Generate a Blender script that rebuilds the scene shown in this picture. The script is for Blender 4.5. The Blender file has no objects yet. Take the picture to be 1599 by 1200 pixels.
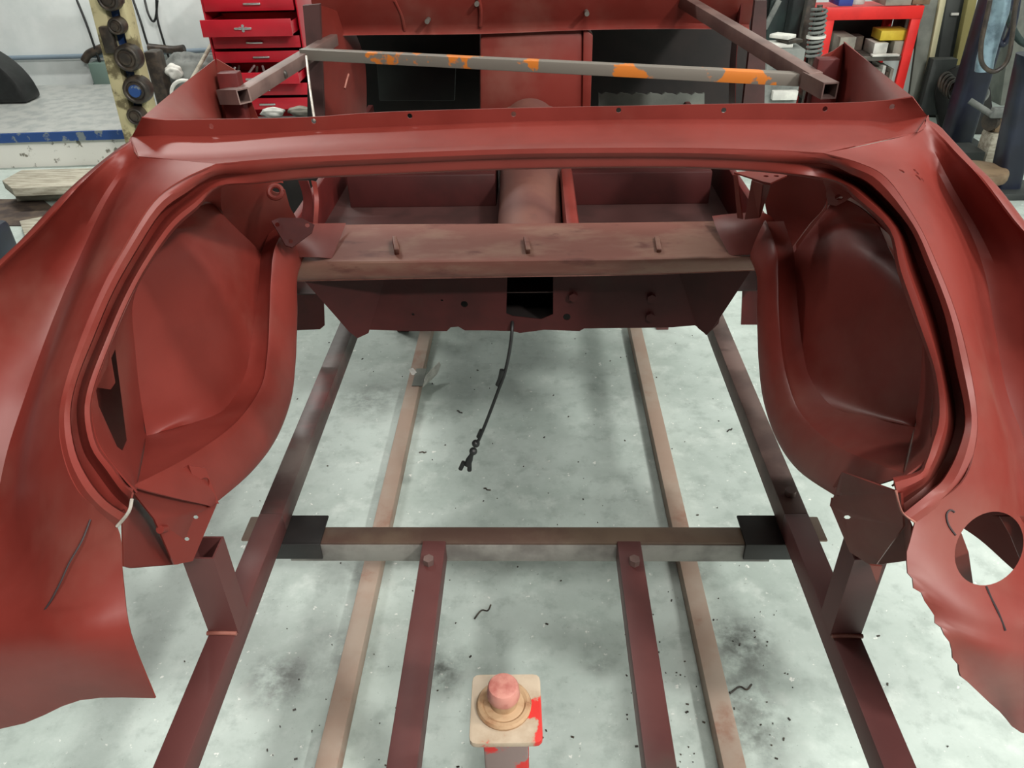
import bpy, bmesh, math, random
from mathutils import Vector, Matrix
random.seed(7)
C = bpy.context.scene.collection
R = math.radians

# ------------------------------------------------------------------ camera
CAM = Vector((0, 0, 1.6))
PITCH, YAW, ROLL, FPX = R(33.9), R(-2.0), R(-1.4), 1200.0
FW = Vector((math.sin(YAW)*math.cos(PITCH), math.cos(YAW)*math.cos(PITCH), -math.sin(PITCH)))
_rt = Vector((math.cos(YAW), -math.sin(YAW), 0)); _up = _rt.cross(FW)
RT = _rt*math.cos(ROLL) + _up*math.sin(ROLL)
UP = -_rt*math.sin(ROLL) + _up*math.cos(ROLL)
cd = bpy.data.cameras.new('camera'); cam = bpy.data.objects.new('camera', cd); C.objects.link(cam)
cd.sensor_width = 36; cd.sensor_fit = 'HORIZONTAL'; cd.lens = 36*FPX/1599; cd.clip_start = .02
m = Matrix((RT, UP, -FW)).transposed().to_4x4(); m.translation = CAM
cam.matrix_world = m
bpy.context.scene.camera = cam

# ------------------------------------------------------------------ light
sc = bpy.context.scene
vs = sc.view_settings
vs.view_transform = 'Standard'; vs.look = 'None'; vs.gamma = 1; vs.use_curve_mapping = False
vs.exposure = -0.10
w = bpy.data.worlds.new('world'); sc.world = w; w.use_nodes = True
w.node_tree.nodes['Background'].inputs[0].default_value = (.80, .88, .92, 1)
w.node_tree.nodes['Background'].inputs[1].default_value = .03
def lamp(name, loc, rot, sx, sy, power, col=(1, .97, .92)):
    l = bpy.data.lights.new(name, 'AREA'); l.shape = 'RECTANGLE'; l.size = sx; l.size_y = sy
    l.energy = power; l.color = col
    o = bpy.data.objects.new(name, l); C.objects.link(o); o.location = loc; o.rotation_euler = rot
    return o
def aim(loc, tgt):
    return (Vector(tgt)-Vector(loc)).to_track_quat('-Z', 'Y').to_euler()
lamp('unseen_overhead_light', (3.0, -2.4, 4.4), aim((3.0, -2.4, 4.4), (0, 1.4, .4)), .5, .2, 260)
lamp('unseen_overhead_light', (1.0, -3.5, 6.2), aim((1.0, -3.5, 6.2), (0, 1.8, .2)), 3.0, 1.0, 400)
lamp('unseen_overhead_light', (2.6, 1.2, 4.2), aim((2.6, 1.2, 4.2), (0, 1.2, .6)), .25, 1.2, 95)
lamp('unseen_overhead_light', (-2.8, 4.9, 4.9), (0, 0, 0), 1.8, .25, 185)  # unseen light added to brighten the left part of the back wall
lamp('unseen_overhead_light', (3.0, 4.4, 4.9), (0, 0, 0), 1.2, .25, 30)  # unseen light added to brighten the right-hand background

# ------------------------------------------------------------------ helpers
def U(px, py, **k):
    d = FW + RT*((px-799.5)/FPX) - UP*((py-600)/FPX)
    (ax, v), = k.items(); i = 'XYZ'.index(ax)
    return CAM + d*((v-CAM[i])/d[i])
def YP(l): return [U(x, y, Y=Y) for x, y, Y in l]
def XP(l, X): return [U(x, y, X=X) for x, y in l]
def cr(pts, n):
    out = []
    for i in range(len(pts)-1):
        p0 = pts[max(i-1, 0)]; p1 = pts[i]; p2 = pts[i+1]; p3 = pts[min(i+2, len(pts)-1)]
        for k in range(n):
            t = k/n
            out.append(.5*((2*p1)+(p2-p0)*t+(2*p0-5*p1+4*p2-p3)*t*t+(3*p1-p0-3*p2+p3)*t**3))
    out.append(pts[-1].copy()); return out
def lin(pts, n):
    out = []
    for a, b in zip(pts, pts[1:]):
        out += [a.lerp(b, k/n) for k in range(n)]
    return out+[pts[-1].copy()]
def srgb(r, g, b):
    f = lambda c: (c/255/12.92 if c <= 10 else ((c/255+.055)/1.055)**2.4)
    return (f(r), f(g), f(b), 1)

def link(name, me, mat, parent=None):
    o = bpy.data.objects.new(name, me); C.objects.link(o)
    if mat: me.materials.append(mat)
    if parent is not None:
        base = root_loc(parent)
        me.transform(Matrix.Translation(-base)); o.parent = parent
    return o
def root_loc(p):
    v = Vector((0, 0, 0))
    while p is not None:
        v += p.location; p = p.parent
    return v
def tag(o, label=None, cat=None, group=None, kind=None):
    if label: o['label'] = label
    if cat: o['category'] = cat
    if group: o['group'] = group
    if kind: o['kind'] = kind
    return o
def thing(name, label, cat, loc, group=None):
    o = bpy.data.objects.new(name, None); o.empty_display_size = .1; C.objects.link(o); o.location = loc
    return tag(o, label, cat, group)
def bake(o, ang=38):
    dg = bpy.context.evaluated_depsgraph_get()
    me = bpy.data.meshes.new_from_object(o.evaluated_get(dg)); old = o.data
    o.modifiers.clear(); o.data = me; bpy.data.meshes.remove(old)
    me.polygons.foreach_set('use_smooth', [True]*len(me.polygons)); me.set_sharp_from_angle(angle=R(ang))
    return o
def finish(o, thick=0, bevel=0, cut=None, ang=38):
    if thick:
        md = o.modifiers.new('s', 'SOLIDIFY'); md.thickness = thick; md.offset = 0
    cu = None
    if cut:
        bm = cut; me = bpy.data.meshes.new('c'); bm.to_mesh(me); bm.free()
        if o.parent is not None: me.transform(Matrix.Translation(-root_loc(o.parent)))
        cu = bpy.data.objects.new('c', me); C.objects.link(cu)
        cu.location = root_loc(o.parent) if o.parent is not None else (0, 0, 0)
        md = o.modifiers.new('b', 'BOOLEAN'); md.object = cu; md.operation = 'DIFFERENCE'; md.solver = 'EXACT'
    if bevel:
        md = o.modifiers.new('v', 'BEVEL'); md.width = bevel; md.segments = 2; md.limit_method = 'ANGLE'; md.angle_limit = R(40)
    bpy.context.view_layer.update()
    bake(o, ang)
    if cu:
        me = cu.data; bpy.data.objects.remove(cu); bpy.data.meshes.remove(me)
    return o
def grid(name, rows, mat, parent=None, nu=4, nv=4, thick=.0022, smooth_u=True, smooth_v=True, cut=None, jag=0):
    rows = [(cr if smooth_u else lin)(r, nu) for r in rows]
    cols = [[r[i] for r in rows] for i in range(len(rows[0]))]
    cols = [(cr if smooth_v else lin)(c, nv) for c in cols]
    bm = bmesh.new(); V = [[bm.verts.new(p) for p in c] for c in cols]
    for i in range(len(V)-1):
        for j in range(len(V[0])-1):
            bm.faces.new((V[i][j], V[i+1][j], V[i+1][j+1], V[i][j+1]))
    if jag:
        for j, v in enumerate(V[0]):
            if j >= jag: v.co += Vector((random.uniform(-1, 1), 0, random.uniform(-1, 1)))*.003
    bmesh.ops.recalc_face_normals(bm, faces=bm.faces)
    me = bpy.data.meshes.new(name); bm.to_mesh(me); bm.free()
    return finish(link(name, me, mat, parent), thick, cut=cut)
def sheet(name, polys, mat, parent=None, thick=.003, cut=None):
    bm = bmesh.new(); vm = {}
    for p in polys:
        vs_ = []
        for q in p:
            k = tuple(round(c, 5) for c in q)
            if k not in vm: vm[k] = bm.verts.new(q)
            vs_.append(vm[k])
        bm.faces.new(vs_)
    bmesh.ops.recalc_face_normals(bm, faces=bm.faces)
    me = bpy.data.meshes.new(name); bm.to_mesh(me); bm.free()
    return finish(link(name, me, mat, parent), thick, cut=cut)
def bm_box(bm, c, s, rot=None):
    r = bmesh.ops.create_cube(bm, size=1)['verts']
    M = Matrix.Translation(Vector(c)) @ (rot.to_4x4() if rot else Matrix()) @ Matrix.Diagonal((s[0], s[1], s[2], 1))
    bmesh.ops.transform(bm, matrix=M, verts=r); return r
def frame(p0, p1, up=Vector((0, 0, 1))):
    z = (p1-p0).normalized()
    x = up.cross(z)
    if x.length < 1e-4: x = Vector((1, 0, 0))
    x.normalize(); y = z.cross(x)
    return Matrix((x, y, z)).transposed()
def bm_beam(bm, p0, p1, a, b):
    bm_box(bm, (p0+p1)/2, (a, b, (p1-p0).length), frame(p0, p1))
def bm_hollow(bm, p0, p1, a, b, t=.003):
    F = frame(p0, p1); rings = []
    for p in (p0, p1):
        for (w_, h_) in ((a/2, b/2), (a/2-t, b/2-t)):
            rings.append([bm.verts.new(p+F@Vector((sx*w_, sy*h_, 0))) for sx, sy in ((-1, -1), (1, -1), (1, 1), (-1, 1))])
    o0, i0, o1, i1 = rings
    for k in range(4):
        n = (k+1) % 4
        bm.faces.new((o0[k], o0[n], o1[n], o1[k])); bm.faces.new((i0[n], i0[k], i1[k], i1[n]))
        bm.faces.new((o0[n], o0[k], i0[k], i0[n])); bm.faces.new((o1[k], o1[n], i1[n], i1[k]))
def bm_cyl(bm, p0, p1, r0, r1=None, n=20):
    r1 = r0 if r1 is None else r1
    M = Matrix.Translation((p0+p1)/2) @ frame(p0, p1).to_4x4()
    bmesh.ops.create_cone(bm, cap_ends=True, segments=n, radius1=r0, radius2=r1, depth=(p1-p0).length, matrix=M)
def bm_tube(bm, pts, r, n=8, sm=4, closed=False):
    pts = cr(pts, sm) if len(pts) > 2 and sm > 1 else pts
    rings = []; prev = None
    for i, p in enumerate(pts):
        t = (pts[min(i+1, len(pts)-1)]-pts[max(i-1, 0)])
        t = t.normalized() if t.length > 1e-9 else Vector((0, 0, 1))
        x = (prev - t*prev.dot(t)) if prev is not None else t.orthogonal()
        if x.length < 1e-6: x = t.orthogonal()
        x.normalize(); prev = x; y = t.cross(x)
        rr = r[min(i*len(r)//len(pts), len(r)-1)] if isinstance(r, (list, tuple)) else r
        rings.append([bm.verts.new(p+(x*math.cos(a)+y*math.sin(a))*rr) for a in [2*math.pi*k/n for k in range(n)]])
    for A, B in zip(rings, rings[1:]):
        for k in range(n): bm.faces.new((A[k], A[(k+1) % n], B[(k+1) % n], B[k]))
    bm.faces.new(rings[0][::-1]); bm.faces.new(rings[-1])
def bm_prism(bm, pts, d):
    a = [bm.verts.new(p) for p in pts]; b = [bm.verts.new(p+d) for p in pts]
    bm.faces.new(a[::-1]); bm.faces.new(b)
    n = len(a)
    for k in range(n): bm.faces.new((a[k], a[(k+1) % n], b[(k+1) % n], b[k]))
def bm_torus(bm, c, axis, Rr, r, n=28, k=10, half=1.0):
    F = frame(c, c+axis); pts = [c+F@Vector((math.cos(a)*Rr, math.sin(a)*Rr, 0)) for a in [2*math.pi*half*i/n for i in range(n+1)]]
    bm_tube(bm, pts, r, k, 1)
def obj(name, bm, mat, parent=None, bevel=0, ang=38, cut=None):
    bmesh.ops.recalc_face_normals(bm, faces=bm.faces)
    me = bpy.data.meshes.new(name); bm.to_mesh(me); bm.free()
    return finish(link(name, me, mat, parent), 0, bevel, cut, ang)
def box(name, c, s, mat, parent=None, bevel=.003, rot=None):
    bm = bmesh.new(); bm_box(bm, c, s, rot); return obj(name, bm, mat, parent, bevel)
def beam(name, p0, p1, a, b, mat, parent=None, bevel=.002, hollow=False):
    bm = bmesh.new()
    if hollow: bm_hollow(bm, p0, p1, a, b); bevel = 0
    else: bm_beam(bm, p0, p1, a, b)
    return obj(name, bm, mat, parent, bevel)
def tube(name, pts, r, mat, parent=None, n=8, sm=4):
    bm = bmesh.new(); bm_tube(bm, pts, r, n, sm); return obj(name, bm, mat, parent, ang=60)
def cyl(name, p0, p1, r0, mat, parent=None, r1=None, n=20, bevel=0):
    bm = bmesh.new(); bm_cyl(bm, p0, p1, r0, r1, n); return obj(name, bm, mat, parent, bevel)
def prism(name, pts, d, mat, parent=None, bevel=0):
    bm = bmesh.new(); bm_prism(bm, pts, d); return obj(name, bm, mat, parent, bevel)
V = Vector
from mathutils.bvhtree import BVHTree
def onsurf(o, px, py, lift=.001):
    base = root_loc(o.parent) if o.parent is not None else V((0, 0, 0))
    bv = BVHTree.FromPolygons([v.co+base for v in o.data.vertices], [p.vertices[:] for p in o.data.polygons])
    d = (U(px, py, Y=2.0)-CAM).normalized(); h = bv.ray_cast(CAM, d)[0]
    return h-d*lift if h is not None else None
def cutpoly(o, px, d=.03):
    pts = [onsurf(o, x, y, 0) for x, y in px]
    pts = [p for p in pts if p is not None]
    bm = bmesh.new(); ds = [(p-CAM).normalized() for p in pts]
    a = [bm.verts.new(p-e*d) for p, e in zip(pts, ds)]; b = [bm.verts.new(p+e*d) for p, e in zip(pts, ds)]; n = len(a)
    bm.faces.new(a[::-1]); bm.faces.new(b)
    for k in range(n): bm.faces.new((a[k], a[(k+1) % n], b[(k+1) % n], b[k]))
    bmesh.ops.triangulate(bm, faces=bm.faces); bmesh.ops.recalc_face_normals(bm, faces=bm.faces)
    return finish(o, 0, cut=bm)

# ------------------------------------------------------------------ materials
def mat(name, c1, c2=None, scale=6, rough=.5, metal=0, lo=.4, hi=.65, bump=0, detail=5, c3=None, scale3=2.0, lo3=.55, hi3=.7, spec=.5, stretch=None):
    m = bpy.data.materials.new(name); m.use_nodes = True; nt = m.node_tree; N = nt.nodes; L = nt.links
    b = N['Principled BSDF']; b.inputs['Roughness'].default_value = rough; b.inputs['Metallic'].default_value = metal
    b.inputs['Specular IOR Level'].default_value = spec
    b.inputs['Base Color'].default_value = c1
    tc = N.new('ShaderNodeTexCoord'); mp = N.new('ShaderNodeMapping'); L.new(tc.outputs['Object'], mp.inputs[0])
    if stretch: mp.inputs['Scale'].default_value = stretch
    col = None
    def mixin(col, cB, s, lo, hi):
        n = N.new('ShaderNodeTexNoise'); n.inputs['Scale'].default_value = s; n.inputs['Detail'].default_value = detail
        n.inputs['Roughness'].default_value = .6; L.new(mp.outputs[0], n.inputs['Vector'])
        r = N.new('ShaderNodeMapRange'); r.inputs[1].default_value = lo; r.inputs[2].default_value = hi
        r.interpolation_type = 'SMOOTHSTEP'; L.new(n.outputs[0], r.inputs[0])
        x = N.new('ShaderNodeMix'); x.data_type = 'RGBA'; L.new(r.outputs[0], x.inputs[0])
        if col is None: x.inputs[6].default_value = c1
        else: L.new(col, x.inputs[6])
        x.inputs[7].default_value = cB
        return x.outputs[2], n
    if c2: col, n = mixin(col, c2, scale, lo, hi)
    if c3: col, _ = mixin(col, c3, scale3, lo3, hi3)
    if col: L.new(col, b.inputs['Base Color'])
    if bump:
        nn = N.new('ShaderNodeTexNoise'); nn.inputs['Scale'].default_value = scale*8; L.new(mp.outputs[0], nn.inputs['Vector'])
        bp = N.new('ShaderNodeBump'); bp.inputs['Strength'].default_value = bump; bp.inputs['Distance'].default_value = .004
        L.new(nn.outputs[0], bp.inputs['Height']); L.new(bp.outputs[0], b.inputs['Normal'])
    return m
M = {}
M['primer'] = mat('red_oxide_primer', srgb(114, 42, 35), srgb(104, 35, 28), 5, .45, c3=srgb(122, 74, 65), scale3=2.6, lo3=.48, hi3=.78, spec=.36, bump=.04)
M['primer_shaded'] = mat('shaded_red_primer', srgb(92, 31, 29), srgb(76, 26, 25), 7, .5, c3=srgb(70, 36, 31), scale3=4, spec=.3)  # darker copy of the red primer, shade put into the colour
M['bulkhead'] = mat('shaded_maroon_primer', srgb(66, 27, 26), srgb(54, 23, 22), 6, .55, c3=srgb(60, 36, 32), scale3=4, spec=.25)  # primer darkened further, paints in the shade under the deck and shelf
M['tunnel'] = mat('grimy_tunnel_primer', srgb(92, 56, 50), srgb(106, 68, 58), 5, .6, c3=srgb(66, 50, 44), scale3=6)
M['dusty'] = mat('dusty_primer', srgb(120, 72, 62), srgb(134, 98, 84), 6, .6, c3=srgb(98, 55, 48), scale3=9, stretch=(1, 3, 3))
M['mat_brown'] = mat('shaded_brown_primer', srgb(66, 38, 36), srgb(52, 30, 28), 8, .6)  # shade on the cockpit floor and door posts, painted in as brown
M['jig_red'] = mat('jig_maroon_paint', srgb(90, 50, 48), srgb(80, 43, 42), 5, .5, c3=srgb(76, 60, 55), scale3=2.2, lo3=.52, hi3=.7)
M['jig_dark'] = mat('sooty_steel', srgb(60, 44, 42), srgb(88, 78, 74), 4, .45, c3=srgb(96, 52, 50), scale3=2.5, lo3=.5, hi3=.62)
M['jig_cross'] = mat('brown_steel', srgb(78, 58, 50), srgb(98, 82, 68), 6, .5)
M['grey_face'] = mat('grey_steel', srgb(128, 126, 120), srgb(96, 92, 88), 8, .5)
M['rust'] = mat('rusty_beam', srgb(152, 130, 115), srgb(158, 142, 128), 5, .6, c3=srgb(142, 110, 94), scale3=8)
M['black'] = mat('black_paint', srgb(26, 24, 24), srgb(36, 33, 32), 8, .5)
M['void'] = mat('shade_black_paint', srgb(20, 15, 14), srgb(30, 22, 20), 10, .75)  # near-black painted in for footwell and recess shade; also colours the low bench
M['bare'] = mat('bare_steel', srgb(120, 116, 110), srgb(98, 92, 86), 12, .38, .55)
M['strut'] = mat('strut_steel', srgb(118, 96, 90), srgb(98, 78, 74), 9, .45, .2)
M['orange_bar'] = mat('orange_worn_bar', srgb(112, 106, 98), srgb(196, 112, 38), 9, .5, .1, lo=.54, hi=.57, stretch=(1, .4, 1))
M['weld'] = mat('weld_bead', srgb(150, 96, 84), srgb(120, 70, 60), 30, .5)
M['rawedge'] = mat('cut_bare_metal', srgb(210, 205, 195), srgb(170, 160, 150), 20, .35, .3)
M['pen'] = mat('marker_ink', srgb(44, 32, 34), rough=.7)
M['rubber'] = mat('black_rubber', srgb(18, 20, 20), srgb(28, 30, 30), 20, .5)
M['tape'] = mat('pale_tape', srgb(225, 222, 215), srgb(190, 188, 180), 20, .5)
M['plate'] = mat('painted_plate', srgb(176, 160, 140), srgb(150, 130, 108), 14, .5, c3=srgb(190, 40, 34), scale3=14, lo3=.54, hi3=.58)
M['redstem'] = mat('chipped_red_paint', srgb(180, 36, 32), srgb(120, 104, 100), 14, .5, lo=.5, hi=.56)
M['boltpink'] = mat('overpainted_bolt', srgb(186, 128, 116), srgb(160, 92, 84), 30, .5)
M['rustring'] = mat('tan_washer', srgb(170, 140, 108), srgb(140, 100, 70), 30, .55)
M['wall'] = mat('white_wall_paint', srgb(222, 228, 226), srgb(206, 214, 212), 2, .7)
M['ceil'] = mat('ceiling_board', srgb(170, 170, 166), rough=.8)
M['greydk'] = mat('dark_grey_panel', srgb(52, 56, 54), srgb(40, 44, 44), 4, .6)
M['green'] = mat('dark_green_sheet', srgb(38, 54, 52), srgb(26, 36, 36), 3, .35)
M['pipe'] = mat('grey_conduit', srgb(120, 136, 148), rough=.4)
M['alu'] = mat('alloy_tread', srgb(165, 168, 164), srgb(145, 150, 148), 12, .45)
M['blue'] = mat('worn_blue_paint', srgb(36, 70, 128), srgb(120, 128, 132), 14, .5, lo=.56, hi=.62)
M['navy'] = mat('navy_paint', srgb(17, 21, 36), srgb(26, 32, 50), 6, .4)
M['cream'] = mat('grubby_cream_paint', srgb(190, 180, 140), srgb(110, 100, 72), 7, .55, lo=.5, hi=.6)
M['grime'] = mat('greasy_metal', srgb(44, 38, 34), srgb(72, 62, 52), 20, .45)
M['whitewash'] = mat('chipped_white_paint', srgb(224, 222, 214), srgb(120, 116, 104), 18, .7, lo=.6, hi=.68)
M['plank'] = mat('pale_timber', srgb(178, 174, 158), srgb(140, 134, 118), 8, .7, stretch=(1, 6, 6))
M['toolred'] = mat('tool_chest_red', srgb(176, 22, 40), srgb(158, 18, 34), 3, .4)
M['shelfred'] = mat('shelf_red', srgb(226, 40, 36), srgb(205, 32, 30), 4, .45)
M['chrome'] = mat('chrome', srgb(200, 200, 200), rough=.25, metal=.8)
M['yellow'] = mat('yellow_card', srgb(222, 196, 60), srgb(205, 176, 50), 8, .6)
M['greybox'] = mat('grey_card', srgb(150, 146, 134), srgb(120, 116, 108), 10, .7)
M['white'] = mat('white_paper', srgb(224, 224, 216), srgb(196, 196, 190), 10, .7)
M['bag'] = mat('grey_canvas', srgb(128, 132, 128), srgb(92, 96, 94), 8, .8)
M['board'] = mat('grey_board', srgb(120, 124, 116), srgb(98, 102, 96), 5, .7)
M['creamedge'] = mat('cream_edge', srgb(190, 184, 150), rough=.6)
M['wood'] = mat('worn_wood', srgb(128, 108, 84), srgb(100, 82, 62), 9, .6)
M['bluebox'] = mat('blue_plastic', srgb(48, 70, 150), rough=.4)
M['hose'] = mat('pale_blue_wrap', srgb(130, 156, 168), srgb(90, 110, 122), 12, .5)
M['jbox'] = mat('grey_green_box', srgb(98, 118, 110), rough=.5)
M['book'] = mat('dark_book', srgb(62, 52, 48), srgb(92, 78, 66), 10, .7)
M['yellowpost'] = mat('faded_yellow', srgb(128, 120, 70), rough=.6)

def floor_mat():
    m = bpy.data.materials.new('painted_concrete'); m.use_nodes = True; nt = m.node_tree; N = nt.nodes; L = nt.links
    b = N['Principled BSDF']; b.inputs['Roughness'].default_value = .5
    tc = N.new('ShaderNodeTexCoord')
    def noise(s, d=6):
        n = N.new('ShaderNodeTexNoise'); n.inputs['Scale'].default_value = s; n.inputs['Detail'].default_value = d
        n.inputs['Roughness'].default_value = .65; L.new(tc.outputs['Object'], n.inputs['Vector']); return n.outputs[0]
    def ramp(x, lo, hi, a=0, z=1):
        r = N.new('ShaderNodeMapRange'); r.interpolation_type = 'SMOOTHSTEP'
        for i, v in zip((1, 2, 3, 4), (lo, hi, a, z)): r.inputs[i].default_value = v
        L.new(x, r.inputs[0]); return r.outputs[0]
    def mix(f, a, c):
        x = N.new('ShaderNodeMix'); x.data_type = 'RGBA'; L.new(f, x.inputs[0])
        if isinstance(a, tuple): x.inputs[6].default_value = a
        else: L.new(a, x.inputs[6])
        x.inputs[7].default_value = c; return x.outputs[2]
    def mul(a, c):
        x = N.new('ShaderNodeMath'); x.operation = 'MULTIPLY'
        for i, v in enumerate((a, c)):
            if isinstance(v, float): x.inputs[i].default_value = v
            else: L.new(v, x.inputs[i])
        return x.outputs[0]
    col = mix(ramp(noise(2.2), .35, .7), srgb(186, 198, 192), srgb(164, 177, 170))
    col = mix(ramp(noise(9), .5, .75, 0, .7), col, srgb(206, 215, 209))
    col = mix(ramp(noise(15, 8), .48, .68, 0, .6), col, srgb(150, 162, 156))
    col = mix(ramp(noise(90, 2), .68, .75, 0, .6), col, srgb(120, 126, 120))
    col = mix(ramp(noise(34, 3), .66, .72, 0, .9), col, srgb(232, 234, 228))
    col = mix(ramp(noise(70, 2), .70, .76, 0, .5), col, srgb(238, 238, 232))
    # grease and grinding stains with their own outline on the concrete
    nz = noise(18, 4)
    for (px, py, r, s) in ((580, 625, .13, .5), (435, 1062, .085, .75), (1160, 1005, .09, .8), (1150, 1085, .12, .55), (690, 1048, .07, .7),
                           (935, 1035, .05, .4), (545, 1020, .11, .4), (1080, 890, .07, .5), (660, 650, .07, .4), (570, 900, .09, .4), (800, 720, .16, .15), (1180, 1150, .09, .5), (700, 640, .06, .25)):
        c = U(px, py, Z=0)
        d = N.new('ShaderNodeVectorMath'); d.operation = 'DISTANCE'; L.new(tc.outputs['Object'], d.inputs[0]); d.inputs[1].default_value = c
        f = mul(mul(ramp(d.outputs['Value'], 0, r*1.5, 1, 0), ramp(nz, .25, .7)), float(s*1.3))
        col = mix(f, col, srgb(58, 60, 56))
    L.new(col, b.inputs['Base Color'])
    bp = N.new('ShaderNodeBump'); bp.inputs['Strength'].default_value = .15; bp.inputs['Distance'].default_value = .003
    L.new(noise(40), bp.inputs['Height']); L.new(bp.outputs[0], b.inputs['Normal'])
    return m

# ------------------------------------------------------------------ room
def plane(name, pts, mt, thick):
    o = sheet(name, [pts], mt, None, thick); o['kind'] = 'structure'; return o
f = box('floor', (0, 1.1, -.05), (9, 11.2, .1), floor_mat(), None, 0); f.data.transform(Matrix.Translation((0, 0, 0))); f['kind'] = 'structure'
o = box('wall_back', (0, 6.55, 3.4), (9, .1, 6.8), M['wall'], None, 0); o['kind'] = 'structure'
o = box('wall_right', (4.5, 1.1, 3.4), (.1, 11, 6.8), M['wall'], None, 0); o['kind'] = 'structure'
o = box('ceiling', (0, 1.1, 6.85), (9.2, 11.4, .1), M['ceil'], None, 0); o['kind'] = 'structure'

# ------------------------------------------------------------------ car body shell
P = M['primer']; PD_ = M['primer_shaded']
body = thing('car_body_shell', 'bare red primer car body shell with open boot, bolted over the steel jig', 'car body', (-.025, 1.1, .66))
# --- rear quarter panels
LQ = [
 [(337,257,1.14),(275,251,1.17),(218,245,1.21),(210,232,1.225),(203,222,1.25)],
 [(285,281,1.11),(240,272,1.14),(197,268,1.185),(180,260,1.19),(160,256,1.19)],
 [(240,315,1.075),(200,312,1.10),(166,315,1.14),(145,305,1.14),(118,294,1.12)],
 [(195,385,1.02),(160,385,1.04),(130,390,1.08),(95,380,1.08),(55,362,1.05)],
 [(160,450,.97),(125,455,.99),(97,465,1.02),(50,455,1.02),(-15,430,.99)],
 [(130,520,.915),(95,530,.93),(66,545,.955),(0,540,.95),(-85,510,.92)],
 [(106,590,.85),(70,605,.86),(38,625,.88),(-40,620,.88),(-140,590,.86)],
 [(94,650,.80),(55,675,.81),(12,705,.82),(-80,700,.82),(-190,670,.80)],
 [(99,710,.755),(50,745,.76),(-5,790,.76),(-110,790,.76),(-230,760,.75)],
 [(125,770,.715),(65,815,.715),(-10,860,.70),(-120,870,.71),(-250,850,.70)],
 [(182,822,.675),(100,860,.665),(0,910,.66),(-130,930,.67),(-260,930,.68)],
 [(192,900,.635),(105,930,.62),(0,965,.62),(-130,990,.635),(-270,1000,.65)],
 [(205,990,.59),(115,1010,.575),(0,1030,.59),(-140,1060,.61),(-280,1070,.64)],
 [(243,1090,.575),(125,1093,.60),(0,1138,.60),(-140,1150,.61),(-280,1140,.64)]]
RQ = [
 [(1285,240,1.14),(1350,228,1.17),(1432,207,1.22),(1440,197,1.225),(1448,188,1.25)],
 [(1340,255,1.11),(1390,252,1.14),(1452,246,1.185),(1475,240,1.19),(1492,236,1.19)],
 [(1385,280,1.075),(1430,285,1.10),(1480,300,1.14),(1505,290,1.14),(1535,280,1.12)],
 [(1431,347,1.02),(1470,355,1.04),(1514,362,1.08),(1550,357,1.08),(1596,358,1.05)],
 [(1460,408,.97),(1495,420,.99),(1538,430,1.02),(1590,430,1.02),(1660,420,.99)],
 [(1491,487,.915),(1520,500,.93),(1554,520,.955),(1620,510,.95),(1720,490,.92)],
 [(1512,567,.85),(1540,590,.86),(1572,615,.88),(1650,610,.88),(1770,580,.86)],
 [(1525,650,.80),(1560,675,.81),(1605,705,.82),(1700,700,.82),(1810,670,.80)],
 [(1520,705,.755),(1565,745,.76),(1625,790,.76),(1730,790,.76),(1840,760,.75)],
 [(1500,755,.715),(1550,810,.71),(1625,860,.70),(1740,870,.71),(1860,850,.70)],
 [(1430,815,.675),(1510,860,.665),(1620,910,.66),(1740,930,.67),(1870,930,.68)],
 [(1421,893,.635),(1515,930,.62),(1620,965,.62),(1750,990,.635),(1880,1000,.65)],
 [(1450,950,.61),(1530,980,.595),(1620,1005,.60),(1755,1030,.62),(1885,1040,.64)],
 [(1482,1003,.585),(1545,1030,.58),(1620,1050,.59),(1760,1070,.61),(1890,1080,.64)],
 [(1500,1055,.575),(1560,1110,.60),(1620,1150,.60),(1760,1170,.61),(1890,1150,.64)]]
def quarter(rows, s, cut=None, jag=0):
    out = []
    for i, r in enumerate(rows):
        k = .06*min(1, i/3)*(1 if i < 8 else max(0, (11-i)/3))
        r = [(x, y, Y+k*t) for (x, y, Y), t in zip(r, (0, .12, 1, .6, 0))]
        a, b = r[2], r[4]; r[3] = tuple(u+(v-u)*t for u, v, t in zip(a, b, (.8, .8, .72)))
        p = YP(r); c = p[-1]
        p += [c+V((s*.035, 0, -.025)), c+V((s*.06, 0, -.11)), V((c.x+s*.065, c.y+.02, min(c.z-.16, .58)))]
        out.append(p)
    return grid('rear_quarter_panel', out, P, body, 4, 5, cut=cut, jag=jag)
lq = quarter(LQ, -1)
rq = quarter(RQ, 1, None, 50)
cutpoly(rq, [(1544.5+53.5*math.cos(a)-6*math.sin(a), 857+57.5*math.sin(a)-4*math.cos(a)) for a in [2*math.pi*k/40 for k in range(40)]], .025)
lq['label'] = 'left rear quarter panel with a pen line on its tail'
rq['label'] = 'right rear quarter panel with a round lamp hole in its tail'

# --- deck behind the seats with upright flange
D0 = [(222,183),(260,187),(340,186),(480,183),(600,175),(800,169),(1000,165),(1150,162),(1300,161),(1380,157),(1425,151)]
D1 = [(206,214),(250,212),(330,213),(480,205),(600,199),(800,191),(1000,187),(1150,187),(1300,188),(1390,189),(1448,182)]
D2 = [(217,245),(255,248),(330,247),(450,238),(600,231),(800,224),(1000,220),(1150,217),(1300,218),(1390,216),(1432,207)]
D3 = [(337,257),(360,255),(400,251),(480,246),(600,241),(800,234),(1000,232),(1120,233),(1220,236),(1255,238),(1285,240)]
rows = []
for L_, Y in ((D0, 1.275), (D1, 1.275), (D1, 1.262), (D2, 1.20), (D3, 1.14)):
    off = 3 if (L_ is D1 and Y < 1.27) else 0
    rows.append([U(x, y+off, Y=Y-(.02*(i in (0, 10)) if L_ is D0 else 0)) for i, (x, y) in enumerate(L_)])
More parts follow.
